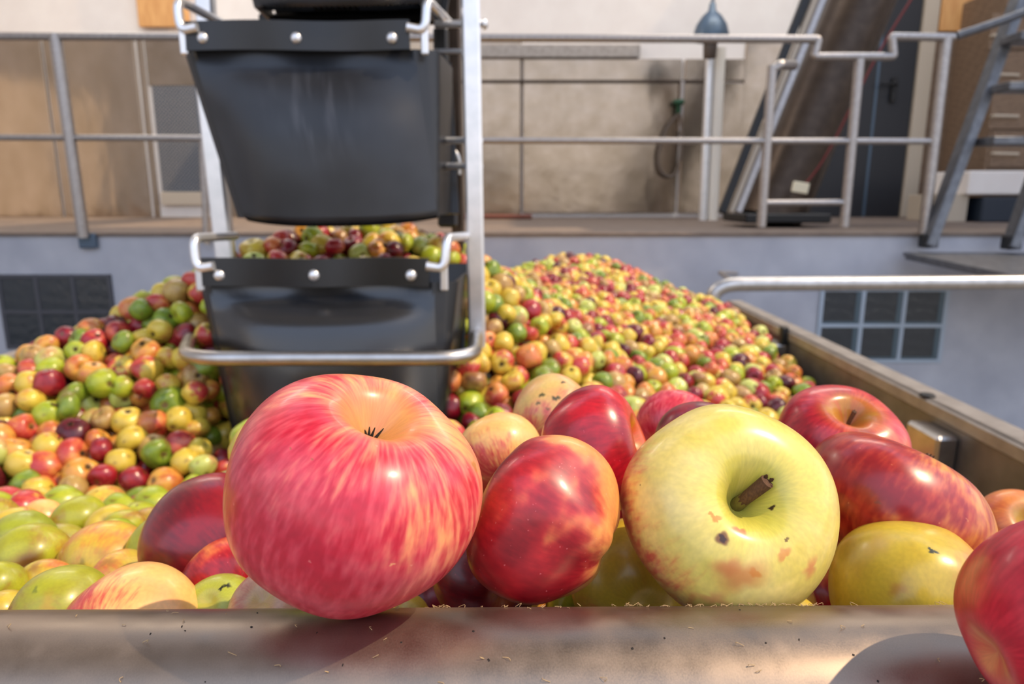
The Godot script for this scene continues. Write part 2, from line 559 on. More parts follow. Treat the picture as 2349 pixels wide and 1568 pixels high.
func make_fore_apples() -> void:
	var pink := {"g1": C(240, 166, 104), "g2": C(234, 136, 112), "b1": C(214, 72, 84), "b2": C(188, 22, 48), "lo": -0.95, "hi": 0.6, "streak": 0.55, "blot": 0.4, "dots": 60, "dot_c": C(240, 170, 140), "calyx_c": C(212, 146, 80), "calyx_w": 0.095}
	var crimson := {"g1": C(230, 140, 70), "g2": C(215, 100, 70), "b1": C(190, 26, 40), "b2": C(140, 8, 28), "lo": -0.85, "hi": 0.2, "streak": 0.25, "fine": 0.6, "blot": 0.5, "dots": 90, "dot_c": C(225, 140, 130)}
	var dark := {"g1": C(164, 36, 40), "g2": C(150, 25, 35), "b1": C(140, 12, 30), "b2": C(92, 6, 24), "lo": -1.2, "hi": 0.3, "streak": 0.2, "fine": 0.4, "blot": 0.6, "dots": 50, "dot_c": C(200, 90, 90)}
	var yellow := {"g1": C(228, 208, 124), "g2": C(216, 198, 92), "b1": C(226, 150, 100), "b2": C(200, 84, 66), "lo": 0.12, "hi": 1.1, "streak": 0.25, "blot": 0.4, "dots": 14, "dot_c": C(190, 176, 80), "stem_c": C(206, 196, 84), "stem_w": 0.10}
	var gold := {"g1": C(206, 180, 58), "g2": C(190, 162, 54), "b1": C(222, 140, 60), "b2": C(206, 110, 60), "lo": 0.3, "hi": 1.3, "streak": 0.2, "blot": 0.35, "dots": 24, "dot_c": C(180, 150, 60)}
	var lime := {"g1": C(176, 178, 42), "g2": C(158, 156, 38), "b1": C(196, 150, 50), "b2": C(160, 120, 50), "lo": 0.2, "hi": 1.3, "streak": 0.15, "blot": 0.7, "dots": 14, "dot_c": C(130, 120, 40)}
	var orange := {"g1": C(214, 150, 66), "g2": C(200, 116, 54), "b1": C(182, 56, 40), "b2": C(146, 26, 30), "lo": -0.6, "hi": 0.8, "streak": 0.5, "blot": 0.4, "dots": 60, "dot_c": C(232, 190, 120)}
	var peach := {"g1": C(240, 190, 110), "g2": C(236, 172, 100), "b1": C(224, 110, 82), "b2": C(204, 64, 62), "lo": 0.0, "hi": 1.0, "streak": 0.35, "blot": 0.3, "dots": 16, "dot_c": C(240, 205, 150)}
	var pale := {"g1": C(206, 160, 122), "g2": C(190, 136, 112), "b1": C(200, 110, 90), "b2": C(180, 80, 70), "lo": 0.2, "hi": 1.2, "streak": 0.3, "blot": 0.4}

	# the three in front, against the rim
	fore_apple({"x": 806, "y": 1122, "z": 0.252, "r": 288, "axis": Vector3(-0.32, -0.71, -0.64), "blush": Vector3(-0.6, -0.30, 0.4), "spin": 0.4, "tex": 1024, "seg": 144,
		"shape": {"h": 0.90, "lobe": 0.012, "cav": 0.3, "basin": 0.40, "bw": 0.29, "taper": -0.02, "seed": 5, "bump": 0.06, "phase": 0.8}, "skin": pink, "calyx": 0.0062,
		"marks": [[1046, 972, 0.022, C(90, 60, 30), 0.9, 1.0], [1042, 960, 0.014, C(80, 55, 30), 0.8, 1.0], [1070, 1070, 0.05, C(170, 120, 50), 0.7, 0.8], [890, 1281, 0.016, C(240, 180, 120), 0.8, 1.5], [718, 1052, 0.01, C(150, 90, 50), 0.8, 0.8], [672, 1029, 0.01, C(150, 90, 50), 0.8, 0.8]]},
		"largest apple, streaky pink and orange, resting on the steel rim with its calyx showing")
	fore_apple({"x": 1252, "y": 1190, "z": 0.292, "r": 190, "axis": Vector3(-0.84, 0.42, -0.12), "blush": Vector3(-0.75, -0.25, 0.35), "spin": 1.1, "tex": 1024, "seg": 128,
		"shape": {"h": 0.84, "lobe": 0.06, "cav": 0.42, "cw": 0.34, "taper": 0.10, "seed": 9, "bump": 0.07, "phase": 0.4}, "skin": {"g1": C(232, 160, 84), "g2": C(224, 120, 80), "b1": C(196, 40, 46), "b2": C(140, 10, 28), "lo": -0.6, "hi": 0.4, "streak": 0.10, "fine": 0.35, "blot": 0.9, "dots": 160, "dot_c": C(236, 160, 150), "stem_c": C(90, 30, 30), "stem_w": 0.16}},
		"tall lobed crimson apple with a pale orange patch, standing between pink and yellow apples")
	fore_apple({"x": 1667, "y": 1170, "z": 0.298, "r": 238, "axis": Vector3(0.30, 0.22, 0.93), "blush": Vector3(-0.95, -0.45, -0.28), "spin": 0.2, "tex": 1024, "seg": 144,
		"shape": {"h": 0.84, "lobe": 0.010, "cav": 0.60, "cw": 0.25, "taper": 0.05, "seed": 14, "bump": 0.05}, "skin": yellow, "rough": 0.30, "stem": [0.0155, Vector3(0.45, 0.5, 0.0), 0.0026, M.stem], "collar": true,
		"marks": [[1665, 1232, 0.075, C(196, 180, 90), 0.7, 0.1], [1665, 1232, 0.062, C(120, 80, 40), 0.95, 0.5], [1665, 1233, 0.036, C(60, 34, 22), 0.95, 0.6], [1713, 1217, 0.055, C(184, 122, 70), 0.95, 0.7], [1652, 1184, 0.04, C(196, 130, 50), 0.8, 1.1], [1638, 1172, 0.02, C(196, 130, 50), 0.7, 1.0], [1815, 1148, 0.018, C(50, 30, 25), 0.95, 1.0], [1823, 1237, 0.02, C(120, 90, 30), 0.95, 1.0],
			[1700, 1318, 0.22, C(196, 124, 64), 0.8, 0.6], [1672, 1300, 0.11, C(190, 108, 56), 0.6, 0.6], [1735, 1312, 0.05, C(200, 118, 40), 0.6, 0.8], [1810, 1270, 0.06, C(206, 110, 70), 0.5, 0.8], [1860, 1300, 0.10, C(200, 90, 66), 0.5, 0.8], [1484, 1117, 0.008, C(60, 50, 20), 0.9, 0.3], [1640, 1360, 0.12, C(206, 130, 90), 0.5, 1.2]]},
		"large pale yellow apple with stem, wormhole and brown flecks facing out over the rim")
	# behind them, towards the stairs
	fore_apple({"x": 1366, "y": 1030, "z": 0.365, "r": 146, "axis": Vector3(0.83, 0.25, 0.22), "blush": Vector3(-0.5, -0.3, 0.6), "spin": 0.3, "tex": 512, "seg": 96,
		"shape": {"h": 0.85, "lobe": 0.05, "cav": 0.46, "cw": 0.34, "taper": 0.05, "seed": 22, "bump": 0.06}, "skin": {"g1": C(214, 60, 60), "g2": C(200, 40, 50), "b1": C(192, 24, 42), "b2": C(140, 8, 30), "lo": -1.0, "hi": 0.4, "streak": 0.2, "fine": 0.5, "blot": 0.6, "dots": 130, "dot_c": C(230, 130, 140), "stem_c": C(196, 120, 34), "stem_w": 0.15}, "rough": 0.29},
		"shiny red apple with an orange-brown cleft, behind the tall lobed crimson apple")
	fore_apple({"x": 1268, "y": 952, "z": 0.50, "r": 92, "axis": Vector3(0.5, 0.55, -0.5), "blush": Vector3(0.1, -0.8, 0.3), "tex": 256, "shape": {"seed": 25, "h": 0.95}, "skin": {"g1": C(214, 180, 104), "g2": C(222, 160, 104), "b1": C(214, 110, 96), "b2": C(196, 80, 80), "lo": -0.2, "hi": 0.8, "streak": 0.3, "blot": 0.5},
		"marks": [[1275, 912, 0.09, C(70, 66, 36), 0.9, 1.2], [1245, 903, 0.07, C(70, 66, 36), 0.9, 1.2], [1236, 922, 0.06, C(90, 80, 40), 0.8, 1.0], [1290, 880, 0.06, C(60, 50, 30), 0.9, 1.0], [1258, 935, 0.05, C(90, 80, 40), 0.6, 1.0]]},
		"dusty yellow-pink apple with black scabs, highest at the rear of the trough apples")
	fore_apple({"x": 1146, "y": 1042, "z": 0.43, "r": 98, "axis": Vector3(-0.2, 0.6, -0.5), "blush": Vector3(-0.1, -0.7, 0.5), "tex": 256, "shape": {"seed": 27}, "skin": peach},
		"orange-pink apple half hidden between the largest apple and the tall crimson one")
	fore_apple({"x": 1545, "y": 984, "z": 0.50, "r": 92, "axis": Vector3(0.3, 0.5, -0.7), "blush": Vector3(-0.3, -0.1, 0.8), "tex": 256, "shape": {"seed": 29}, "skin": pink},
		"coral pink apple peeping up between the cleft red apple and the dark maroon one")
	fore_apple({"x": 1608, "y": 1034, "z": 0.42, "r": 112, "axis": Vector3(0.1, 0.5, -0.8), "blush": Vector3(-0.2, 0.3, 0.6), "tex": 256, "shape": {"seed": 31}, "skin": dark},
		"dark maroon apple directly behind the large yellow one, only its crown showing")
	fore_apple({"x": 1926, "y": 1016, "z": 0.45, "r": 138, "axis": Vector3(0.20, 0.72, 0.66), "blush": Vector3(-0.5, -0.3, 0.4), "spin": 0.5, "tex": 512, "seg": 96,
		"shape": {"seed": 33, "h": 0.83, "cav": 0.46, "cw": 0.27, "lobe": 0.016, "bump": 0.05}, "skin": {"g1": C(222, 110, 80), "g2": C(206, 70, 66), "b1": C(190, 30, 46), "b2": C(150, 12, 34), "lo": -0.9, "hi": 0.4, "streak": 0.35, "blot": 0.6, "dots": 60, "dot_c": C(226, 130, 120), "stem_c": C(180, 120, 40), "stem_w": 0.13}, "rough": 0.29, "stem": [0.011, Vector3(0.15, 0.3, 0), 0.0013, M.stem],
		"marks": [[2005, 1010, 0.25, C(120, 50, 46), 0.7, 0.8], [1985, 985, 0.10, C(170, 110, 90), 0.7, 0.8]]},
		"red apple with open stem hollow and bruised edge, nearest the bin's corner post")
	fore_apple({"x": 2052, "y": 1166, "z": 0.37, "r": 208, "axis": Vector3(0.36, 0.92, -0.12), "blush": Vector3(-0.5, 0.1, 0.5), "spin": 0.9, "tex": 512, "seg": 96,
		"shape": {"seed": 36, "h": 0.72, "cav": 0.26, "lobe": 0.015, "bump": 0.06, "taper": -0.02}, "skin": orange, "rough": 0.30, "stem": [0.0125, Vector3(0.10, 0.0, 0.25), 0.0019, M.stem],
		"marks": [[1915, 1050, 0.16, C(190, 120, 100), 0.7, 0.8], [1865, 1080, 0.04, C(70, 30, 25), 0.9, 1.0], [2016, 1150, 0.03, C(110, 60, 60), 0.5, 1.0]]},
		"broad flattened orange-red apple with pale specks, leaning over the golden yellow one")
	fore_apple({"x": 2094, "y": 1374, "z": 0.322, "r": 175, "axis": Vector3(-0.3, 0.35, -0.85), "blush": Vector3(0.9, 0.2, -0.3), "tex": 512, "seg": 96, "shape": {"seed": 39, "h": 0.95, "bump": 0.05}, "skin": gold, "rough": 0.29,
		"marks": [[2138, 1263, 0.045, C(40, 44, 34), 0.9, 1.4], [2132, 1258, 0.03, C(60, 60, 40), 0.9, 1.0], [2055, 1345, 0.12, C(170, 110, 50), 0.5, 0.6], [2010, 1250, 0.25, C(196, 156, 70), 0.5, 0.6]]},
		"golden yellow apple with one black scab, just behind the rim below the orange-red apple")
	fore_apple({"x": 2336, "y": 1222, "z": 0.46, "r": 96, "axis": Vector3(0.2, 0.4, 0.7), "blush": Vector3(-0.3, -0.6, 0.3), "tex": 256, "shape": {"seed": 41}, "skin": {"g1": C(222, 140, 66), "g2": C(206, 116, 56), "b1": C(190, 84, 44), "b2": C(170, 66, 40), "lo": -0.2, "hi": 1.0, "streak": 0.2, "blot": 0.4}},
		"plain orange apple beyond the golden one, only partly in view")
	fore_apple({"x": 2278, "y": 1304, "z": 0.43, "r": 64, "axis": Vector3(0.2, 0.4, -0.7), "blush": Vector3(0.6, -0.6, 0.3), "tex": 256, "shape": {"seed": 42}, "skin": gold},
		"small yellow apple wedged under the plain orange one")
	fore_apple({"x": 2330, "y": 1340, "z": 0.37, "r": 76, "axis": Vector3(0.2, 0.4, -0.7), "blush": Vector3(0.6, -0.6, 0.3), "tex": 256, "shape": {"seed": 43}, "skin": orange},
		"small orange-red apple mostly hidden behind the pink-red apple on the rim")
	fore_apple({"x": 2483, "y": 1438, "z": 0.197, "r": 254, "axis": Vector3(0.6, 0.5, -0.4), "blush": Vector3(-0.4, -0.1, 0.6), "tex": 512, "seg": 96, "shape": {"seed": 45, "h": 0.92, "cav": 0.25}, "skin": {"g1": C(214, 84, 84), "g2": C(204, 66, 74), "b1": C(196, 36, 56), "b2": C(172, 20, 44), "lo": -1.1, "hi": 0.6, "streak": 0.3, "blot": 0.4, "dots": 10, "dot_c": C(220, 120, 120)}},
		"pink-red apple on top of the rim, nearest of all and only partly in view")
	# beneath and beside the largest one
	fore_apple({"x": 506, "y": 1246, "z": 0.39, "r": 158, "axis": Vector3(-0.3, 0.5, -0.7), "blush": Vector3(-0.3, -0.4, 0.5), "tex": 512, "seg": 96, "shape": {"seed": 48, "h": 0.95, "bump": 0.05}, "skin": dark, "rough": 0.29},
		"dark crimson apple half hidden by the largest apple")
	fore_apple({"x": 534, "y": 1336, "z": 0.36, "r": 108, "axis": Vector3(-0.3, 0.5, -0.7), "blush": Vector3(0.1, -0.6, 0.5), "tex": 256, "shape": {"seed": 50}, "skin": crimson},
		"plain red apple below the dark crimson one, tucked against the largest apple")
	fore_apple({"x": 306, "y": 1452, "z": 0.315, "r": 150, "axis": Vector3(0.5, 0.2, -0.8), "blush": Vector3(-0.9, 0.2, 0.0), "tex": 512, "seg": 96, "shape": {"seed": 52, "h": 0.96}, "skin": peach},
		"smooth peach-coloured apple with a red cheek, half sunk behind the rim")
	fore_apple({"x": 506, "y": 1406, "z": 0.33, "r": 90, "axis": Vector3(0.3, -0.4, -0.8), "blush": Vector3(0.6, -0.6, 0.3), "tex": 256, "shape": {"seed": 54}, "skin": {"g1": C(176, 182, 62), "g2": C(160, 160, 60), "b1": C(150, 140, 60), "b2": C(140, 120, 60), "lo": 0.5, "hi": 1.5, "streak": 0.2, "blot": 0.4}, "marks": [[524, 1337, 0.10, C(24, 24, 14), 0.95, 1.4], [508, 1342, 0.06, C(24, 24, 14), 0.9, 1.4]]},
		"green apple with a black scab, just behind the rim beside the peach one")
	fore_apple({"x": 634, "y": 1412, "z": 0.313, "r": 116, "axis": Vector3(0.3, -0.4, -0.8), "blush": Vector3(-0.6, -0.6, 0.3), "tex": 256, "shape": {"seed": 56}, "skin": pale},
		"pale brownish-pink apple in the shade under the largest one")
	fore_apple({"x": 1120, "y": 1320, "z": 0.345, "r": 122, "axis": Vector3(-0.3, 0.4, -0.8), "blush": Vector3(-0.2, -0.6, 0.3), "tex": 256, "shape": {"seed": 58}, "skin": dark},
		"dark red apple in the shade between the largest apple and the tall lobed one")
	fore_apple({"x": 1446, "y": 1335, "z": 0.355, "r": 138, "axis": Vector3(-0.3, 0.4, -0.8), "blush": Vector3(-0.2, -0.8, 0.1), "tex": 256, "shape": {"seed": 60}, "skin": gold},
		"yellow apple in shade low between the tall crimson and the large yellow one")
	fore_apple({"x": 906, "y": 1442, "z": 0.36, "r": 86, "axis": Vector3(-0.3, 0.4, -0.8), "blush": Vector3(-0.2, -0.8, 0.1), "tex": 256, "shape": {"seed": 62}, "skin": gold},
		"amber apple in deep shade, a sliver showing under the largest one")
	fore_apple({"x": 1898, "y": 1392, "z": 0.42, "r": 92, "axis": Vector3(-0.3, 0.4, -0.8), "blush": Vector3(-0.2, -0.8, 0.1), "tex": 256, "shape": {"seed": 63}, "skin": crimson},
		"dark apple deep in the gap beneath the orange-red and golden ones")
	fore_apple({"x": 1820, "y": 1430, "z": 0.30, "r": 62, "axis": Vector3(-0.3, 0.4, -0.8), "blush": Vector3(-0.2, -0.8, 0.1), "tex": 256, "shape": {"seed": 64}, "skin": gold},
		"yellow apple of which only a sliver shows behind the rim under the large yellow one")
	fore_apple({"x": 985, "y": 1400, "z": 0.43, "r": 86, "axis": Vector3(-0.3, 0.4, -0.8), "blush": Vector3(-0.2, -0.8, 0.1), "tex": 256, "shape": {"seed": 65}, "skin": dark},  # extra dark apple put in so the gap reads black
		"maroon apple added to darken the gap behind the largest one")
	fore_apple({"x": 740, "y": 1300, "z": 0.40, "r": 118, "axis": Vector3(-0.3, 0.4, -0.8), "blush": Vector3(-0.2, -0.8, 0.1), "tex": 256, "shape": {"seed": 66}, "skin": crimson},
		"crimson apple almost wholly behind the largest one")
	# the yellow-green ones at the end of the trough
	var greens := [
		[75, 1284, 0.47, 82, "yellow-green apple with a wide brown rot patch, facing the rim", [[70, 1300, 0.55, C(120, 74, 24), 0.85, 0.7], [60, 1290, 0.3, C(96, 58, 20), 0.7, 0.9]], lime],
		[240, 1300, 0.47, 100, "large mottled yellow apple behind the peach-coloured one", [[240, 1270, 0.2, C(170, 120, 50), 0.5, 1.2], [190, 1290, 0.12, C(120, 110, 40), 0.6, 1.0], [300, 1250, 0.15, C(170, 130, 60), 0.5, 1.0]], gold],
		[150, 1412, 0.335, 112, "bright yellow-green apple at the rim beside the peach one", [[82, 1356, 0.07, C(110, 120, 40), 0.7, 1.2], [105, 1390, 0.22, C(200, 150, 40), 0.5, 1.0]], lime],
		[-6, 1352, 0.40, 62, "yellow-green apple low at the trough end, only its edge in view", [], lime],
		[104, 1346, 0.42, 64, "small yellow apple with a brown crown behind the bright yellow-green one", [[80, 1300, 0.3, C(140, 96, 60), 0.6, 1.0]], gold],
		[284, 1340, 0.42, 78, "amber apple with brown freckles just above the peach-coloured one", [[250, 1290, 0.25, C(150, 100, 60), 0.6, 1.0]], gold],
		[184, 1200, 0.66, 62, "yellow-green apple standing highest in the trough's green cluster", [], lime],
		[96, 1194, 0.70, 48, "light orange-yellow apple at the rear of the green cluster", [], peach],
		[288, 1222, 0.60, 52, "small lime green apple between the mottled yellow and the highest ones", [], lime],
		[52, 1246, 0.56, 72, "green apple behind the one with the rot patch", [], {"g1": C(160, 168, 44), "g2": C(140, 146, 40), "b1": C(140, 130, 50), "b2": C(120, 110, 50), "lo": 0.5, "hi": 1.5, "streak": 0.2, "blot": 0.4}],
		[372, 1262, 0.46, 78, "yellow-green apple touching the dark crimson one", [], lime],
		[12, 1412, 0.35, 56, "small yellow apple at the rim near the trough end", [], gold],
		[346, 1214, 0.62, 50, "tan-shouldered yellow apple at the rear, near the dark crimson one", [[350, 1180, 0.3, C(170, 130, 80), 0.5, 1.0]], lime],
		[140, 1262, 0.62, 60, "mottled olive apple wedged behind the two yellow ones", [], {"g1": C(170, 160, 50), "g2": C(150, 130, 50), "b1": C(150, 110, 50), "b2": C(130, 90, 40), "lo": 0.2, "hi": 1.2, "streak": 0.2, "blot": 0.6}],
		[420, 1180, 0.70, 46, "yellow apple at the rear edge above the dark crimson one", [], gold],
		[-20, 1200, 0.66, 60, "yellow-green apple at the rear by the trough end", [], lime],
	]
	var i := 0
	for a in greens:
		fore_apple({"x": a[0], "y": a[1], "z": a[2], "r": a[3], "axis": Vector3(sin(i * 2.1) * 0.6, 0.4, -0.7), "blush": Vector3(cos(i * 1.7), sin(i * 1.7), 0.2), "tex": 256, "seg": 48, "shape": {"seed": 70 + i, "h": 0.88 + 0.06 * sin(i)}, "skin": a[6], "marks": a[5]}, a[4])
		i += 1

# ---------------------------------------------------------------- the heap in the bin
const BIN_L := -1.30
const BIN_R := 0.86
const RIM := 0.42        # rim below the eye
var knots := []

func heap_height(x: float, d: float) -> float:        # height below or above the eye: a local plane fitted to the knots
	var s := 0.17
	var m00 := 0.0; var m01 := 0.0; var m02 := 0.0; var m11 := 0.0; var m12 := 0.0; var m22 := 0.0
	var b0 := 0.0; var b1 := 0.0; var b2 := 0.0
	for k in knots:
		var dx: float = k.x - x
		var dz: float = k.y - d
		var q := dx * dx + dz * dz
		var w := exp(-q / (2.0 * s * s)) + 0.02 * exp(-q / 0.35) + 1e-5
		m00 += w; m01 += w * dx; m02 += w * dz; m11 += w * dx * dx; m12 += w * dx * dz; m22 += w * dz * dz
		b0 += w * k.z; b1 += w * dx * k.z; b2 += w * dz * k.z
	var ridge := 0.006 * m00
	m11 += ridge; m22 += ridge
	var det := m00 * (m11 * m22 - m12 * m12) - m01 * (m01 * m22 - m12 * m02) + m02 * (m01 * m12 - m11 * m02)
	return (b0 * (m11 * m22 - m12 * m12) - m01 * (b1 * m22 - m12 * b2) + m02 * (b1 * m12 - m11 * b2)) / det

func heap_knots() -> void:
	for a in [[50, 770, 1.30], [200, 718, 1.40], [340, 660, 1.48], [440, 615, 1.52], [60, 940, 1.20], [60, 1120, 1.05], [230, 1100, 1.10], [250, 900, 1.28], [420, 900, 1.32], [430, 1100, 1.16], [550, 985, 1.30], [480, 760, 1.42], [560, 1130, 1.20],
			[-150, 1000, 1.15], [-150, 820, 1.3], [-100, 1150, 1.02], [-300, 950, 1.25],
			[545, 535, 1.50], [560, 510, 1.62], [1000, 490, 1.62], [1060, 495, 1.78], [1060, 560, 1.62], [960, 485, 1.75], [620, 500, 1.60], [760, 500, 1.64], [900, 498, 1.68], [1040, 515, 1.72], [700, 562, 1.42], [900, 562, 1.42], [1045, 630, 1.58], [1060, 750, 1.56],
			[1120, 605, 2.10], [1180, 632, 2.20], [1320, 572, 3.10], [1430, 590, 3.10], [1540, 650, 2.85], [1250, 720, 1.95], [1450, 700, 2.25], [1340, 620, 2.6], [1600, 690, 2.50], [1675, 705, 2.60],
			[1050, 905, 1.42], [1450, 860, 1.64], [1300, 860, 1.55], [1640, 790, 1.95], [1750, 770, 2.20], [1860, 880, 1.76], [1700, 960, 1.46], [1850, 960, 1.62], [1880, 1000, 1.60], [1100, 985, 1.28], [1500, 1010, 1.30], [1300, 1000, 1.28], [1750, 1060, 1.28], [1960, 1110, 1.36], [2050, 1180, 1.22],
			[700, 1130, 1.12], [850, 1130, 1.12], [1000, 1100, 1.12], [1200, 1120, 1.05], [1500, 1160, 1.0], [1800, 1230, 1.0], [2000, 1330, 0.95], [300, 1180, 0.98], [100, 1200, 0.92]]:
		var p := P(a[0], a[1], a[2])
		knots.append(Vector3(p.x, a[2], p.y - EYE))
	for a in [[-0.9, 1.9, -0.42], [-1.2, 1.7, -0.5], [-1.2, 2.3, -0.55], [-0.8, 2.4, -0.45], [-0.4, 2.3, -0.25], [-0.3, 2.0, -0.10], [-0.4, 2.9, -0.5], [0.1, 3.6, -0.4], [0.5, 3.7, -0.5], [0.0, 2.9, -0.32], [0.85, 3.2, -0.62], [-1.2, 1.2, -0.5]]:
		knots.append(Vector3(a[0], a[1], a[2]))

const KINDS := [
	["lime green", 13], ["olive green", 8], ["yellow", 13], ["golden orange", 12], ["orange-red", 10], ["bright red", 6], ["crimson", 9], ["maroon", 4], ["russet brown", 7], ["red-cheeked yellow", 11], ["pale green", 6]]

func heap_skins() -> Array:
	var c := [
		[C(176, 182, 44), C(150, 166, 36), C(186, 170, 60), C(150, 130, 50), 0.4, 1.4],
		[C(128, 148, 40), C(104, 128, 34), C(140, 130, 50), C(120, 96, 40), 0.4, 1.4],
		[C(220, 194, 72), C(206, 176, 60), C(206, 150, 66), C(190, 120, 60), 0.3, 1.4],
		[C(216, 160, 66), C(206, 140, 58), C(206, 112, 56), C(180, 90, 48), -0.1, 1.2],
		[C(214, 140, 70), C(206, 116, 60), C(196, 74, 56), C(176, 48, 46), -0.6, 0.7],
		[C(190, 92, 62), C(182, 68, 54), C(172, 36, 42), C(146, 20, 36), -1.0, 0.3],
		[C(160, 40, 44), C(146, 26, 38), C(140, 12, 32), C(104, 8, 28), -1.0, 0.4],
		[C(110, 30, 36), C(96, 20, 30), C(88, 10, 26), C(64, 8, 24), -1.0, 0.4],
		[C(186, 154, 84), C(170, 132, 70), C(160, 110, 64), C(140, 90, 54), -0.2, 1.2],
		[C(214, 186, 72), C(206, 176, 62), C(200, 84, 62), C(184, 44, 48), 0.0, 0.7],
		[C(196, 200, 104), C(182, 190, 90), C(206, 180, 110), C(190, 140, 90), 0.4, 1.3]]
	var out := []
	for i in c.size():
		var a: Array = c[i]
		var im := skin(160, 80, {"seed": 200 + i, "g1": a[0], "g2": a[1], "b1": a[2], "b2": a[3], "lo": a[4], "hi": a[5], "dir": Vector3(0.8, 0.25, 0.3), "streak": 0.3, "blot": 0.6, "calyx_c": C(96, 66, 30), "calyx_w": 0.05, "stem_c": C(130, 110, 50), "stem_w": 0.05, "dots": 10,
			"spots": [[0.3 + 0.1 * i, 0.5, 0.16, C(110, 80, 40), 0.6, 1.2], [0.8 - 0.07 * i, 0.65, 0.12, C(90, 66, 36), 0.6, 1.2], [0.1 * i, 0.35, 0.10, C(80, 60, 34), 0.5, 1.0]]})
		var m := skin_mat(im, 0.34)
		m.clearcoat = 0.2
		m.subsurf_scatter_enabled = false
		out.append(m)
	return out

func in_elevator(x: float, d: float, y: float, r: float) -> bool:
	if x > -0.57 - r and x < -0.10 + r and d < 1.34:
		if d > 1.23: return true                      # the filling bucket's front
		return y > -0.50 and x > -0.49 and d > 1.0 or absf(d - 1.165) < r + 0.014 and absf(y + 0.285) < r + 0.014
	if x > -0.60 - r and x < -0.13 + r and d >= 1.34 and d < 1.60 and y + r > -0.052 + (d - 1.34) * 0.35: return true
	return false

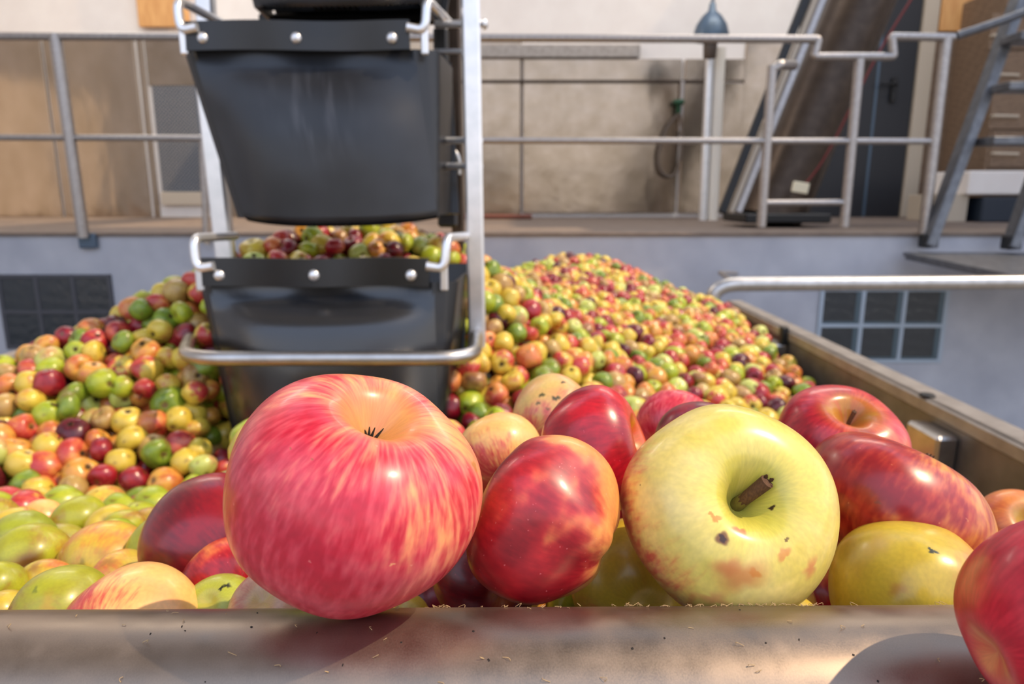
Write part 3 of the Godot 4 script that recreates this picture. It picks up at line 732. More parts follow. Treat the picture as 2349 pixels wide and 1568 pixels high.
func make_heap() -> void:
	heap_knots()
	var g := []
	var nx := 56
	var nd := 84
	var x0 := BIN_L; var x1 := BIN_R; var d0 := 0.86; var d1 := 3.86
	for i in nd + 1:
		var row := PackedFloat32Array()
		for j in nx + 1: row.append(heap_height(x0 + (x1 - x0) * j / nx, d0 + (d1 - d0) * i / nd) - smoothstep(0.42, 0.66, x0 + (x1 - x0) * j / nx) * maxf(0.0, 1.42 - (d0 + (d1 - d0) * i / nd)) * 0.9)
		g.append(row)
	var h_at := func(x: float, d: float) -> float:
		var a := clampf((x - x0) / (x1 - x0) * nx, 0, nx - 0.001)
		var b := clampf((d - d0) / (d1 - d0) * nd, 0, nd - 0.001)
		var i := int(b); var j := int(a)
		return lerpf(lerpf(g[i][j], g[i][j + 1], a - j), lerpf(g[i + 1][j], g[i + 1][j + 1], a - j), b - i)
	var total := 0
	for k in KINDS: total += k[1]
	var step := 0.0475
	var list := []       # [position, radius, kind, shape, basis]
	for lay in 11:
		var row := 0
		var d := d0 + 0.02 * (lay % 3)
		while d < d1:
			var x := BIN_L + 0.03 + (step * 0.5 if (row + lay) % 2 else 0.0)
			while x < BIN_R - 0.025:
				var xx := x + rng.randf_range(-0.013, 0.013)
				var dd := d + rng.randf_range(-0.013, 0.013)
				var r := rng.randf_range(0.0215, 0.0295)
				if rng.randf() < 0.08: r *= 1.16
				var side := 0.0 if dd < 2.78 else 0.10
				xx = clampf(xx, BIN_L + r + side, BIN_R - r - side)
				var y: float = h_at.call(xx, dd) - r * 0.8 - lay * 0.036 + rng.randf_range(-0.012, 0.010)
				if lay > 2 and (dd > 1.55 or dd < 0.98 or xx < -0.85 or xx > 0.14): 
					x += step
					continue
				if not in_elevator(xx, dd, y, r):
					var pick := rng.randi() % total
					var kind := 0
					while pick >= KINDS[kind][1]:
						pick -= KINDS[kind][1]
						kind += 1
					var ax := Vector3(rng.randf_range(-1, 1), rng.randf_range(-1, 0.9), rng.randf_range(-1, 0.6)).normalized()
					var b := Basis(Quaternion(Vector3.UP, ax)) * Basis(UPV, rng.randf() * TAU)
					list.append([Vector3(xx, EYE + y, -dd), r, kind, rng.randi() % 3, b])
				x += step
			d += step * 0.88
			row += 1
	var n_bin := list.size()
	for lay in 3:
		var d := 0.31 + 0.02 * lay
		while d < 0.74:
			var x := -0.66 + (0.024 if lay == 1 else 0.0)
			while x < 0.66:
				var r := rng.randf_range(0.021, 0.026)
				var p := Vector3(x + rng.randf_range(-0.01, 0.01), 1.308 - (d - 0.31) * 0.31 + r + 0.002 + lay * 0.040, -d + rng.randf_range(-0.008, 0.008))
				var free := true
				for f in fore:
					if p.distance_to(f[0]) < (r + f[1]) * 0.92: free = false
				var q := to_px(p)
				if lay > 0 or q.x > 1900.0:      # only under what lies on top
					var hid := false
					for f in fore:
						var e := to_px(f[0])
						if e.z < q.z and Vector2(e.x - q.x, e.y - q.y).length() < F * (f[1] / e.z - r / q.z * 0.75): hid = true
					free = free and hid
				if q.x > 1850.0 and q.y < 1190.0: free = false
				if free: list.append([p, r, [0, 2, 6, 2, 9][rng.randi() % 5], rng.randi() % 3, Basis(Quaternion(UPV, Vector3(rng.randf_range(-1, 1), 0.5, rng.randf_range(-1, 1)).normalized()))])
				x += 0.05
			d += 0.046
	# protos
	var shapes := []
	for s in 3:
		shapes.append(apple_mesh(1.0, [{"h": 0.88, "lobe": 0.03, "cav": 0.34, "taper": 0.05, "seed": 301, "bump": 0.08}, {"h": 0.78, "lobe": 0.04, "cav": 0.32, "taper": 0.03, "seed": 302, "bump": 0.09}, {"h": 1.0, "lobe": 0.03, "cav": 0.32, "taper": 0.09, "seed": 303, "bump": 0.08}][s], 20, 14))
	var skins := heap_skins()
	begin()
	for k in 6:
		var a := TAU * k / 6
		var o := Vector3(cos(a), 0, sin(a))
		tube([Vector3(0, -0.62, 0) + o * 0.04, Vector3(0, -0.76, 0) + o * 0.10, Vector3(0, -0.86, 0) + o * 0.17], 0.045, 5, 0.012)
	var calyx := to_mesh()
	begin()
	tube([Vector3(0, 0.5, 0), Vector3(0.02, 0.8, 0), Vector3(0.08, 1.02, 0.03)], 0.05, 6, 0.065)
	var stem := to_mesh()
	# how much of each shows: a small depth picture
	var W := 588
	var H := 392
	var zb := PackedFloat32Array(); zb.resize(W * H); zb.fill(1e9)
	var idb := PackedInt32Array(); idb.resize(W * H); idb.fill(-1)
	var disc := func(p: Vector3, r: float, id: int) -> void:
		var q := to_px(p)
		if q.z < 0.05: return
		var pr := F * r / q.z / 4.0
		var cx := q.x / 4.0
		var cy := q.y / 4.0
		for yy in range(maxi(0, int(cy - pr)), mini(H - 1, int(cy + pr)) + 1):
			for xx in range(maxi(0, int(cx - pr)), mini(W - 1, int(cx + pr)) + 1):
				var e := (Vector2(xx + 0.5 - cx, yy + 0.5 - cy) / pr).length_squared()
				if e > 1.0: continue
				var z := q.z - r * sqrt(1.0 - e)
				if z < zb[yy * W + xx]:
					zb[yy * W + xx] = z
					idb[yy * W + xx] = id
	for i in list.size(): disc.call(list[i][0], list[i][1], i)
	for f in fore: disc.call(f[0], f[1], -1)
	for rect in [[440, 0, 1005, 505], [470, 600, 1005, 960], [415, 810, 1095, 845], [1060, 0, 1105, 670], [0, 1392, 2349, 1568]]:
		for yy in range(rect[1] / 4, rect[3] / 4):
			for xx in range(rect[0] / 4, rect[2] / 4):
				if zb[yy * W + xx] > 1.3 or rect[1] > 1300: idb[yy * W + xx] = -1
	var shown := []
	shown.resize(list.size())
	shown.fill(0)
	for i in idb:
		if i >= 0: shown[i] += 1
	var order := range(list.size())
	order.sort_custom(func(a, b): return shown[a] > shown[b] or shown[a] == shown[b] and a < b)
	var solo := order.filter(func(i): return i < n_bin).slice(0, 300 - fore.size())
	var is_solo := {}
	for i in solo: is_solo[i] = true
	# the rest, as one heap
	var heap := thing("apple_heap", "heap of small mixed cider apples filling the steel bin and the gaps in the trough", "apples")
	heap.set_meta("kind", "stuff")
	for kind in KINDS.size():
		for s in 3:
			var at := []
			for i in list.size():
				if not is_solo.has(i) and list[i][2] == kind and list[i][3] == s: at.append(list[i])
			if at.is_empty(): continue
			var mm := MultiMesh.new()
			mm.transform_format = MultiMesh.TRANSFORM_3D
			mm.mesh = shapes[s]
			mm.instance_count = at.size()
			for i in at.size(): mm.set_instance_transform(i, Transform3D((at[i][4] as Basis).scaled(Vector3.ONE * at[i][1]), at[i][0]))
			var o := MultiMeshInstance3D.new()
			o.multimesh = mm
			o.material_override = skins[kind]
			o.name = KINDS[kind][0].replace(" ", "_").replace("-", "_") + "_apples"
			o.set_meta("kind", "stuff")
			heap.add_child(o, true)
	# those that show largest, one by one
	var px := {}
	for i in solo: px[i] = to_px(list[i][0])
	var used := {}
	for i in solo:
		var a: Array = list[i]
		var o := put("apple", shapes[a[3]], skins[a[2]])
		o.transform = Transform3D((a[4] as Basis).scaled(Vector3.ONE * a[1]), a[0])
		var toward: Vector3 = (Vector3(0, EYE, 0) - a[0]).normalized()
		var facing: float = (a[4] as Basis).y.dot(toward)
		var shows := ""
		if facing < -0.45:
			put("calyx", calyx, M.sepal, o)
			shows = ", calyx outward"
		elif facing > 0.2 and i % 2 == 0:
			put("stem", stem, M.stem, o)
			shows = ", short-stemmed"
		var nb := {"above": -1, "below": -1, "beside": -1, "next": -1}
		var best := {"above": 1e9, "below": 1e9, "beside": 1e9, "next": 1e9}
		for j in solo:
			if j == i: continue
			var e := Vector2(px[j].x - px[i].x, px[j].y - px[i].y)
			var w := "above" if e.y > absf(e.x) else "below" if -e.y > absf(e.x) else "beside" if e.x > 0 else "next"
			if e.length() < best[w]:
				best[w] = e.length()
				nb[w] = j
		var where := "by the trough"
		var p: Vector3 = a[0]
		if p.x < -0.55: where = "outside the hoop" if p.z > -1.34 else "on the crest beside buckets"
		elif p.x < -0.05 and p.z < -1.3: where = "inside the filling bucket"
		elif p.x > 0.55: where = "near the bin's long wall"
		elif p.z < -1.8: where = "up the big slope"
		elif p.x > -0.05 and p.x < 0.2: where = "by the elevator upright"
		else: where = "at the slope's foot"
		var kind := func(w: String) -> String:
			var t: String = KINDS[list[nb[w]][2]][0]
			return {"golden orange": "orange", "russet brown": "russet", "lime green": "lime", "olive green": "olive", "pale green": "pale", "red-cheeked yellow": "red-cheeked", "bright red": "red"}.get(t, t)
		var size := "small " if a[1] < 0.0235 else "big " if a[1] > 0.029 else ""
		var name_of: String = size + ["", "flat ", "tall "][a[3]] + KINDS[a[2]][0] + " apple"
		var options := []
		if shows and nb.above >= 0: options.append("%s %s%s, over a %s one" % [name_of, where, shows, kind.call("above")])
		if nb.above >= 0 and nb.below >= 0: options.append("%s %s, over %s and under %s ones" % [name_of, where, kind.call("above"), kind.call("below")])
		if nb.beside >= 0 and nb.below >= 0: options.append("%s %s, beside %s and under %s ones" % [name_of, where, kind.call("beside"), kind.call("below")])
		if nb.beside >= 0 and nb.next >= 0: options.append("%s %s, between %s and %s ones" % [name_of, where, kind.call("next"), kind.call("beside")])
		if nb.above >= 0 and nb.beside >= 0: options.append("%s %s, over %s and beside %s ones" % [name_of, where, kind.call("above"), kind.call("beside")])
		if nb.above >= 0 and nb.next >= 0: options.append("%s %s, over %s and next to %s ones" % [name_of, where, kind.call("above"), kind.call("next")])
		options.append("%s %s" % [name_of, where])
		var label: String = options[-1]
		for t in options:
			if not used.has(t):
				label = t
				break
		used[label] = true
		tag(o, label, "apple", "small cider apples lying topmost on the heap")
	print("heap ", list.size(), " shown ", shown[solo[0]], " .. ", shown[solo[-1]])

# ---------------------------------------------------------------- the hall
const ZP := 3.95          # the platform's front
const ZB := 6.80          # the rear wall
const DECK := 1.345

func struct(called: String, m: Material, label: String, category: String, parent: Node3D = null) -> MeshInstance3D:
	var o := done(called, m, parent)
	if parent == null:
		o.set_meta("kind", "structure")
		tag(o, label, category)
	return o

func make_hall() -> void:
	begin(); box2(Vector3(-5.4, -0.2, -ZB - 0.2), Vector3(5.4, 0.0, 7.0), 0.0)
	struct("floor", M.concrete, "grey concrete floor of the cider hall", "floor")
	begin(); box2(Vector3(-30, -0.4, -30), Vector3(40, -0.21, 40), 0.0)
	struct("ground", M.concrete, "paved yard around the hall", "ground")
	begin(); box2(Vector3(-5.4, 0, -ZB - 0.2), Vector3(5.4, 7.6, -ZB), 0.0)
	var wb := struct("wall_back", M.whitewall, "white plastered wall behind the raised platform, clad in steel below", "wall")
	begin(); box2(Vector3(-5.4, 0, -ZB), Vector3(-5.2, 7.6, 1.2), 0.0)
	struct("wall_left", M.whitewall, "white side wall of the hall", "wall")
	begin()
	box2(Vector3(5.2, 0, -ZB), Vector3(5.4, 7.6, -3.4), 0.0)  # out of view; its end is placed to shade part of the platform front
	struct("wall_right", M.whitewall, "unseen white side wall, its end set to shade part of the platform", "wall")
	begin(); box2(Vector3(-5.4, 7.6, -3.9), Vector3(3.0, 7.8, 1.2), 0.0)  # unseen roof, its edge set so the sun clears it
	box2(Vector3(-5.4, 7.6, -ZB - 0.2), Vector3(5.4, 7.8, -ZB + 0.25), 0.0)
	for x in [-5.4, -2.0, 1.4, 4.9]: box2(Vector3(x, 7.6, -ZB), Vector3(x + 0.5, 7.8, -3.9), 0.0)  # open band between these, added to brighten the rear wall
	struct("ceiling", M.ceiling, "unseen white ceiling, cut back and opened in an added band for daylight", "ceiling")
	# raised platform: its front is the grey-white wall with the two glass block windows
	begin()
	box2(Vector3(-5.2, 0, -ZB), Vector3(5.2, DECK - 0.02, -ZP), 0.0)
	struct("wall_platform", M.plinth, "grey-white plastered front of the raised platform", "wall")
	begin()
	box2(Vector3(-5.2, DECK - 0.02, -ZB), Vector3(5.2, DECK, -ZP + 0.02), 0.004)
	struct("platform_floor", M.deck, "brown-grey worn floor of the raised platform", "floor")
	# glass block windows, 3 x 2
	for w in [[1888, 664, 2154, 828], [-6, 634, 268, 796]]:
		var a := P(w[0], w[1], ZP - 0.012)
		var b := P(w[2], w[3], ZP - 0.012)
		var win := thing("window_1" if w[0] > 100 else "window_2", "six-pane glass block window in the platform wall, " + ("under the pipe handrail" if w[0] > 100 else "dark, behind the apple crest"), "window")
		win.set_meta("kind", "structure")
		var bw := (b.x - a.x) / 3.0
		var bh := (a.y - b.y) / 2.0
		begin()
		for i in 4: box2(Vector3(a.x + bw * i - 0.012, b.y - 0.012, -ZP - 0.002), Vector3(a.x + bw * i + 0.012, a.y + 0.012, -ZP + 0.014), 0.003)
		for i in 3: box2(Vector3(a.x - 0.012, b.y + bh * i - 0.011, -ZP - 0.002), Vector3(b.x + 0.012, b.y + bh * i + 0.011, -ZP + 0.0135), 0.003)
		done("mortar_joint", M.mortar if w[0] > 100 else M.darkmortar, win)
		for i in 3:
			for j in 2:
				begin()
				box2(Vector3(a.x + bw * i + 0.011, b.y + bh * j + 0.010, -ZP - 0.002), Vector3(a.x + bw * (i + 1) - 0.011, b.y + bh * (j + 1) - 0.010, -ZP + 0.008), 0.008)
				var gb := done("glass_block", M.glassblock, win)
				if w[0] > 100:  # pale strips painted in for light refracted at right and lower edges
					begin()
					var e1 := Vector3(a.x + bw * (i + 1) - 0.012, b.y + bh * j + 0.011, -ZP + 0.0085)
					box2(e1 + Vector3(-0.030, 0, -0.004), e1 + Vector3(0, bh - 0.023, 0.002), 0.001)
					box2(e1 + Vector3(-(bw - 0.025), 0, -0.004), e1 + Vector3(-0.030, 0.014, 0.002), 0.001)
					done("painted_light_edge", M.glasslight, gb)

	# steel cladding on the rear wall, sheet by sheet (pixel columns at the rear wall's distance)
	var zc := ZB - 0.03
	var top := P(1174, 88, zc).y
	var seam := P(1174, 188, zc).y
	var low := DECK
	for s in [[-700, -60], [-52, 118], [124, 326], [334, 346], [470, 735], [741, 1195]]:
		begin()
		var xa := P(s[0], 300, zc).x
		var xb := P(s[1], 300, zc).x
		box2(Vector3(xa, low, -ZB), Vector3(xb, top, -zc), 0.004)
		done("steel_panel", M.cladwave, wb)
	for s in [[1060, 1194], [1200, 1556], [1564, 1700]]:
		begin()
		var xa := P(s[0], 300, zc).x
		var xb := P(s[1], 300, zc).x
		box2(Vector3(xa, low + 0.04, -ZB), Vector3(xb, seam - 0.012, -zc + 0.02), 0.004)
		done("steel_panel", M.clad, wb)
		begin()
		box2(Vector3(xa, seam + 0.012, -ZB), Vector3(xb, P(1174, 136, zc).y, -zc + 0.015), 0.004)
		done("steel_panel", M.clad, wb)
	begin()
	box2(Vector3(P(1000, 300, zc).x, seam - 0.014, -ZB), Vector3(P(1620, 300, zc).x, seam + 0.014, -zc + 0.03), 0.004)
	done("seam_strip", M.darksteel, wb)
	begin()
	box2(Vector3(P(1060, 300, zc).x, P(1174, 134, zc).y, -ZB), Vector3(P(1460, 300, zc).x, P(1174, 104, zc).y, -zc + 0.05), 0.006)
	done("capping_ledge", M.rim, wb)
	begin()
	box2(Vector3(P(1700, 300, zc).x, low, -ZB), Vector3(P(1840, 300, zc).x, P(1174, 96, zc).y, -zc), 0.004)
	done("steel_panel", M.clad, wb)
	# batten lamps added out of view to brighten the platform and rear wall
	for x in [-2.6, 2.2]:
		var lp := thing("added_lamp", "added unseen batten lamp brightening the platform " + ("near the auger" if x > 0 else "near the mesh window"), "lamp", Vector3(x, 4.6, -5.0))
		begin(); box2(Vector3(-1.3, 0.0, -0.12), Vector3(1.3, 0.08, 0.12), 0.01)
		done("housing", M.galv, lp)
		begin(); box2(Vector3(-1.25, -0.02, -0.09), Vector3(1.25, -0.001, 0.09), 0.005)
		var em := mat(Color(1, 0.98, 0.95), 0.5)
		em.emission_enabled = true
		em.emission = Color(1.0, 0.96, 0.90)
		em.emission_energy_multiplier = 2.0
		done("diffuser", em, lp)
		for k in [-1.0, 1.0]:
			begin(); tube([Vector3(k, 0.08, 0), Vector3(k, 3.0, 0)], 0.006, 6)
			done("hanger", M.galv, lp)
		var al := AreaLight3D.new()
		al.name = "added_light"
		al.area_size = Vector2(2.5, 0.18)
		al.light_color = Color(1.0, 0.96, 0.90)
		al.light_energy = 6.0
		al.shadow_enabled = true
		al.position = Vector3(0, -0.03, 0)
		al.rotation_degrees = Vector3(-90, 0, 0)
		lp.add_child(al)
	# window with diamond mesh at the far side, wooden boards, dark door
	var wn := thing("window_3", "dark wire-mesh window with beige frame behind the railing, beside the buckets", "window")
	wn.set_meta("kind", "structure")
	var wa := P(346, 196, zc)
	var wz := P(470, 440, zc)
	begin()
	box2(Vector3(wa.x, wz.y, -ZB), Vector3(wz.x, wa.y, -zc - 0.01), 0.003)
	done("pane", M.bluegrey, wn)
	begin()
	box2(Vector3(wa.x, P(346, 470, zc).y, -ZB), Vector3(wz.x, wz.y, -zc + 0.03), 0.004)
	done("window_sill", M.beige, wn)
	begin()
	box2(Vector3(wa.x - 0.02, wa.y, -ZB), Vector3(wz.x, P(346, 92, zc).y, -zc), 0.004)
	done("lintel_panel", M.clad, wn)
	begin()
	var gap := 0.035
	var n := int((wz.x - wa.x + wa.y - wz.y) / gap)
	for dirn in [-1, 1]:
		for i in n:
			var sx: float = wa.x + i * gap - (wa.y - wz.y)
			var p0 := Vector2(sx, wz.y)
			var p1 := Vector2(sx + (wa.y - wz.y), wa.y)
			var t0 := clampf((wa.x - p0.x) / (p1.x - p0.x), 0, 1)
			var t1 := clampf((wz.x - p0.x) / (p1.x - p0.x), 0, 1)
			if t1 - t0 < 0.03: continue
			var q0 := p0.lerp(p1, t0)
			var q1 := p0.lerp(p1, t1)
			if dirn < 0:
				q0.x = wa.x + wz.x - q0.x
				q1.x = wa.x + wz.x - q1.x
			tube([Vector3(q0.x, q0.y, -zc + 0.005), Vector3(q1.x, q1.y, -zc + 0.005)], 0.0022, 5)
	var mesh := done("wire_mesh", M.galv, wn)
	mesh.set_meta("kind", "stuff")
	begin()
	box2(Vector3(P(318, 0, zc).x, P(318, 64, zc).y, -ZB + 0.03), Vector3(P(432, 0, zc).x, P(318, -260, zc).y, -ZB + 0.08), 0.004)
	tag(done("wooden_board", M.wood), "light wooden board on the white wall above the railing, beside the top bucket", "board")
	begin()
	box2(Vector3(P(2156, 0, zc).x, P(2156, 74, zc).y, -ZB + 0.03), Vector3(P(2296, 0, zc).x, P(2156, -260, zc).y, -ZB + 0.08), 0.004)
	tag(done("wooden_board", M.wood), "orange-brown wooden board on the wall beside the stair", "board")
	begin()
	box2(Vector3(P(2118, 0, zc).x, low, -ZB), Vector3(P(2152, 0, zc).x, P(2118, -260, zc).y, -zc + 0.05), 0.004)
	struct("trim_1", M.beige, "beige door jamb beside the dark door", "trim")
	var dr := thing("door_1", "dark blue-grey door behind the auger tube, with a black lever", "door")
	dr.set_meta("kind", "structure")
	begin()
	box2(Vector3(P(1842, 0, zc).x, low, -ZB), Vector3(P(2116, 0, zc).x, P(1842, -240, zc).y, -zc + 0.02), 0.004)
	done("leaf", M.door, dr)
	begin()
	var hp := P(2052, 200, zc - 0.05)
	box_at(hp + Vector3(0, -0.02, 0), Vector3(0.05, 0.22, 0.02), Basis(), 0.006)
	tube(smooth_path([hp + Vector3(0, 0.02, -0.02), hp + Vector3(0, 0.02, 0.05), hp + Vector3(-0.15, 0.02, 0.05)], 0.02), 0.012, 8)
	done("handle", M.black, dr)
	begin()
	box2(Vector3(P(2026, 0, zc).x, low, -ZB), Vector3(P(2032, 0, zc).x, P(1842, -240, zc).y, -zc + 0.026), 0.002)
	done("edge_strip", M.bluegrey, dr)
	begin()
	box2(Vector3(P(2154, 0, zc).x, low, -ZB), Vector3(P(2500, 0, zc).x, P(2156, 78, zc).y, -zc + 0.015), 0.004)
	done("brown_panel", M.cabinet, wb)

# ---------------------------------------------------------------- railing, stair, pipes on the platform
func make_railing() -> void:
	var z := ZP - 0.045
	var t := thing("guard_railing", "galvanised tube railing along the platform edge with a stepped-down notch", "railing")
	var rail := func(called: String, pts: Array, r: float, m: Material) -> void:
		var w := []
		for p in pts: w.append(P(p[0], p[1], p[2] if p.size() > 2 else z))
		begin()
		tube(smooth_path(w, 0.012, 3), r, 12)
		done(called, m, t)
	rail.call("top_rail", [[-260, 82], [1878, 90], [1868, 130], [2050, 130], [2046, 84], [2188, 86]], 0.021, M.galv)
	rail.call("mid_rail", [[-260, 314], [470, 317], [1000, 322], [2136, 324]], 0.017, M.galv)
	rail.call("kick_rail", [[1750, 465], [1936, 464]], 0.017, M.galv)
	for p in [[126, 78, 192, 545, 0.031], [466, 322, 474, 560, 0.02], [1772, 150, 1746, 520, 0.026], [1972, 136, 1936, 520, 0.026], [2172, 84, 2118, 540, 0.028]]:
		rail.call("post", [[p[0], p[1]], [p[2], p[3]]], p[4], M.galv)
	begin()
	var a := P(202, 552, ZP - 0.02)
	box_at(a, Vector3(0.10, 0.085, 0.03), Basis(), 0.006)
	done("base_bracket", M.bluegrey, t)
	rail.call("elbow", [[1772, 160], [1790, 148], [1822, 150, z + 0.1]], 0.026, M.galv)

func make_stair() -> void:
	var t := thing("steel_stair", "grey steel stair with open treads rising beside the railing", "stair")
	var za := ZP - 0.10
	var zb := ZP + 0.55
	for s in [[2126, 566, 2322, 40, za], [2316, 570, 2500, 60, za - 0.05]]:
		begin()
		var a := P(s[0], s[1], s[4])
		var b := P(s[2], s[3], s[4] + 0.15)
		b = a + (b - a) * 1.4
		bar(a, b, 0.055, 0.09, Vector3(0, 0, 1), 0.006)
		done("stringer", M.stairsteel, t)
		begin()
		box_at(P(s[0] + 4, s[1] - 14, s[4] + 0.01), Vector3(0.085, 0.075, 0.06), Basis(), 0.006)
		done("base_foot", M.black, t)
	begin()
	tube([P(2196, 82, ZP - 0.045), P(2310, 44, ZP - 0.1), P(2440, -6, ZP - 0.2)], 0.021, 12)
	done("stair_rail", M.stairsteel, t)
	for r in [[2246, 326], [2280, 204], [2306, 92]]:
		var p := P(r[0], r[1], za + 0.03)
		begin()
		box2(p + Vector3(0, -0.02, -0.05), p + Vector3(0.95, 0.022, 0.12), 0.005)
		done("tread", M.stairsteel, t)

func make_platform_things() -> void:
	var zc := ZB - 0.03
	# the inclined auger with its rail
	var au := thing("auger_conveyor", "dark steel auger tube rising steeply in front of the dark door", "conveyor")
	var a := P(1768, 500, 4.75)
	var b := P(1975, 0, 4.95)
	var up := (b - a).normalized()
	begin()
	tube([a - up * 0.02, b + up * 1.6], 0.20, 32)
	done("tube", M.darksteel, au)
	begin()
	bar(a + Vector3(0.2, 0, 0.02), b + up * 1.6 + Vector3(0.2, 0, 0.02), 0.05, 0.06, Vector3(0, 0, 1), 0.01)
	done("seam_flange", M.darksteel, au)
	for r in [[1656, 488, 1846, 0, 0.05, M.black], [1676, 488, 1868, 0, 0.03, M.beige], [1692, 488, 1886, 0, 0.045, M.galv]]:
		begin()
		var p := P(r[0], r[1], 4.5)
		var q := P(r[2], r[3], 4.7)
		bar(p, q + (q - p) * 0.7, r[4], 0.04, Vector3(0, 0, 1), 0.006)
		done("side_rail", r[5], au)
	begin()
	box_at(P(1776, 498, 4.72), Vector3(0.55, 0.06, 0.5), Basis(), 0.01)
	done("foot_plate", M.black, au)
	begin()
	var hz := []
	for p in [[2102, -20], [2020, 110], [1950, 250], [1890, 370], [1836, 436]]: hz.append(P(p[0], p[1], 4.45))
	tube(smooth_path(hz, 0.3, 4), 0.0065, 8)
	tag(done("red_cord", M.red), "thin red cord running down in front of the dark door", "cord")
	begin()
	box_at(P(1836, 430, 4.42), Vector3(0.10, 0.065, 0.02), Basis(Vector3(0, 0, 1), -0.15), 0.004)
	tag(done("tag", M.tag), "small cream tag hanging at the end of the red cord", "tag")
	# two standpipes
	for r in [[1630, 96, 1612, 498, 0.034, M.bright, "shiny steel standpipe in front of the cladding, under the funnel"], [1652, 110, 1634, 500, 0.045, M.pvc, "off-white plastic standpipe beside the shiny steel one"]]:
		begin()
		var p := P(r[0], r[1], 5.9)
		var q := P(r[2], r[3], 5.9)
		q.y = DECK
		tube([Vector3(p.x, p.y, q.z), q], r[4], 16)
		tag(done("standpipe", r[5]), r[6], "pipe")
	# funnel hanging on its cord, above the pipes
	var fn := thing("hanging_funnel", "blue-grey bell-shaped funnel hanging on a cord above the standpipes", "funnel")
	var c := P(1630, 92, 5.7)
	begin()
	lathe([Vector2(0.0, 0.27), Vector2(0.022, 0.265), Vector2(0.03, 0.21), Vector2(0.075, 0.17), Vector2(0.115, 0.11), Vector2(0.135, 0.04), Vector2(0.14, 0.0), Vector2(0.128, 0.0), Vector2(0.11, 0.08), Vector2(0.0, 0.14)], c, UPV, 28)
	done("bell", M.bluegrey, fn)
	begin()
	tube([c + Vector3(0, 0.25, 0), c + Vector3(0.005, 1.0, 0), c + Vector3(0, 4.4, -0.0)], 0.012, 8)
	done("cord", M.bluegrey, fn)
	begin()
	lathe([Vector2(0.0, -0.14), Vector2(0.05, -0.13), Vector2(0.055, -0.02), Vector2(0.03, 0.03), Vector2(0, 0.03)], c, UPV, 16)
	done("spout", M.hose, fn)
	# thin riser with a green valve and a looped hose
	var rs := thing("water_riser", "thin steel water riser with green valve on the cladding", "pipe")
	begin()
	var w := P(1566, 186, zc - 0.06)
	tube([w, Vector3(w.x, P(1556, 300, zc - 0.06).y, w.z)], 0.022, 12)
	done("riser", M.galv, rs)
	begin()
	var vv := P(1554, 240, zc - 0.06)
	lathe([Vector2(0, 0.04), Vector2(0.05, 0.035), Vector2(0.05, 0.0), Vector2(0.02, -0.005), Vector2(0.02, -0.08), Vector2(0, -0.08)], vv + Vector3(0, 0, 0.05), UPV, 14)
	done("valve", M.green, rs)
	begin()
	var hs := []
	for p in [[1556, 262], [1530, 290], [1512, 340], [1510, 380], [1522, 402], [1548, 408], [1562, 360], [1566, 300], [1560, 262]]: hs.append(P(p[0], p[1], zc - 0.1))
	tube(smooth_path(hs, 0.12, 5), 0.014, 8)
	tag(done("hose", M.hose), "grey hose looped over the green valve", "hose")
	# long rust-brown bar on the platform
	begin()
	var l0 := P(1066, 498, 6.0)
	var l1 := P(1220, 497, 6.0)
	l0.y = DECK + 0.025; l1.y = DECK + 0.025
	tube([l0, l0.lerp(l1, 0.8), l1], 0.022, 10)
	tag(done("rusty_bar", mat(C(110, 60, 44), 0.7)), "rust-brown bar lying on the platform behind the upright", "bar")
	# cupboard, counter and crate behind the stair
	var cb := thing("cupboard", "brown drawer cupboard with pale handles seen through the stair", "cupboard")
	begin()
	var ca := P(2262, 390, 6.1)
	var cz := P(2560, -40, 6.1)
	box2(Vector3(ca.x, DECK, -6.75), Vector3(cz.x, cz.y, -6.12), 0.006)
	done("body", M.cabinet, cb)
	for k in [[2262, 384, 300], [2262, 296, 214], [2262, 208, 120], [2262, 112, 30]]:
		begin()
		var p := P(k[0] + 6, k[1], 6.1)
		var q := P(2545, k[2], 6.1)
		box2(Vector3(p.x, p.y, -6.12), Vector3(q.x, q.y, -6.10), 0.006)
		var dw := done("drawer", M.cabinet, cb)
		begin()
		var hq := P(2305, k[2] + 52, 6.08)
		tube(smooth_path([hq + Vector3(-0.10, 0, -0.02), hq + Vector3(-0.10, 0, 0.03), hq + Vector3(0.10, -0.005, 0.03), hq + Vector3(0.10, 0, -0.02)], 0.02), 0.012, 8)
		done("handle", M.beige, dw)
	begin()
	var k0 := P(2190, 450, 5.6)
	box2(Vector3(k0.x, P(2190, 446, 5.5).y, -6.0), Vector3(k0.x + 1.6, P(2190, 392, 5.5).y, -5.45), 0.008)
	tag(done("counter_block", M.whitewall), "pale counter block standing behind the stair foot", "counter")
	begin()
	box2(Vector3(k0.x - 0.14, DECK, -6.0), Vector3(k0.x + 0.05, P(2190, 446, 5.5).y, -5.5), 0.004)
	tag(done("counter_pedestal", M.beige), "beige pedestal carrying the pale counter block", "pedestal")
	begin()
	var e := P(2244, 500, 5.45)
	box2(Vector3(e.x, DECK, -5.95), Vector3(e.x + 1.0, P(2244, 452, 5.4).y, -5.42), 0.01)
	var cr := done("crate", M.bluebox)
	tag(cr, "dark blue crate under the pale counter block", "crate")

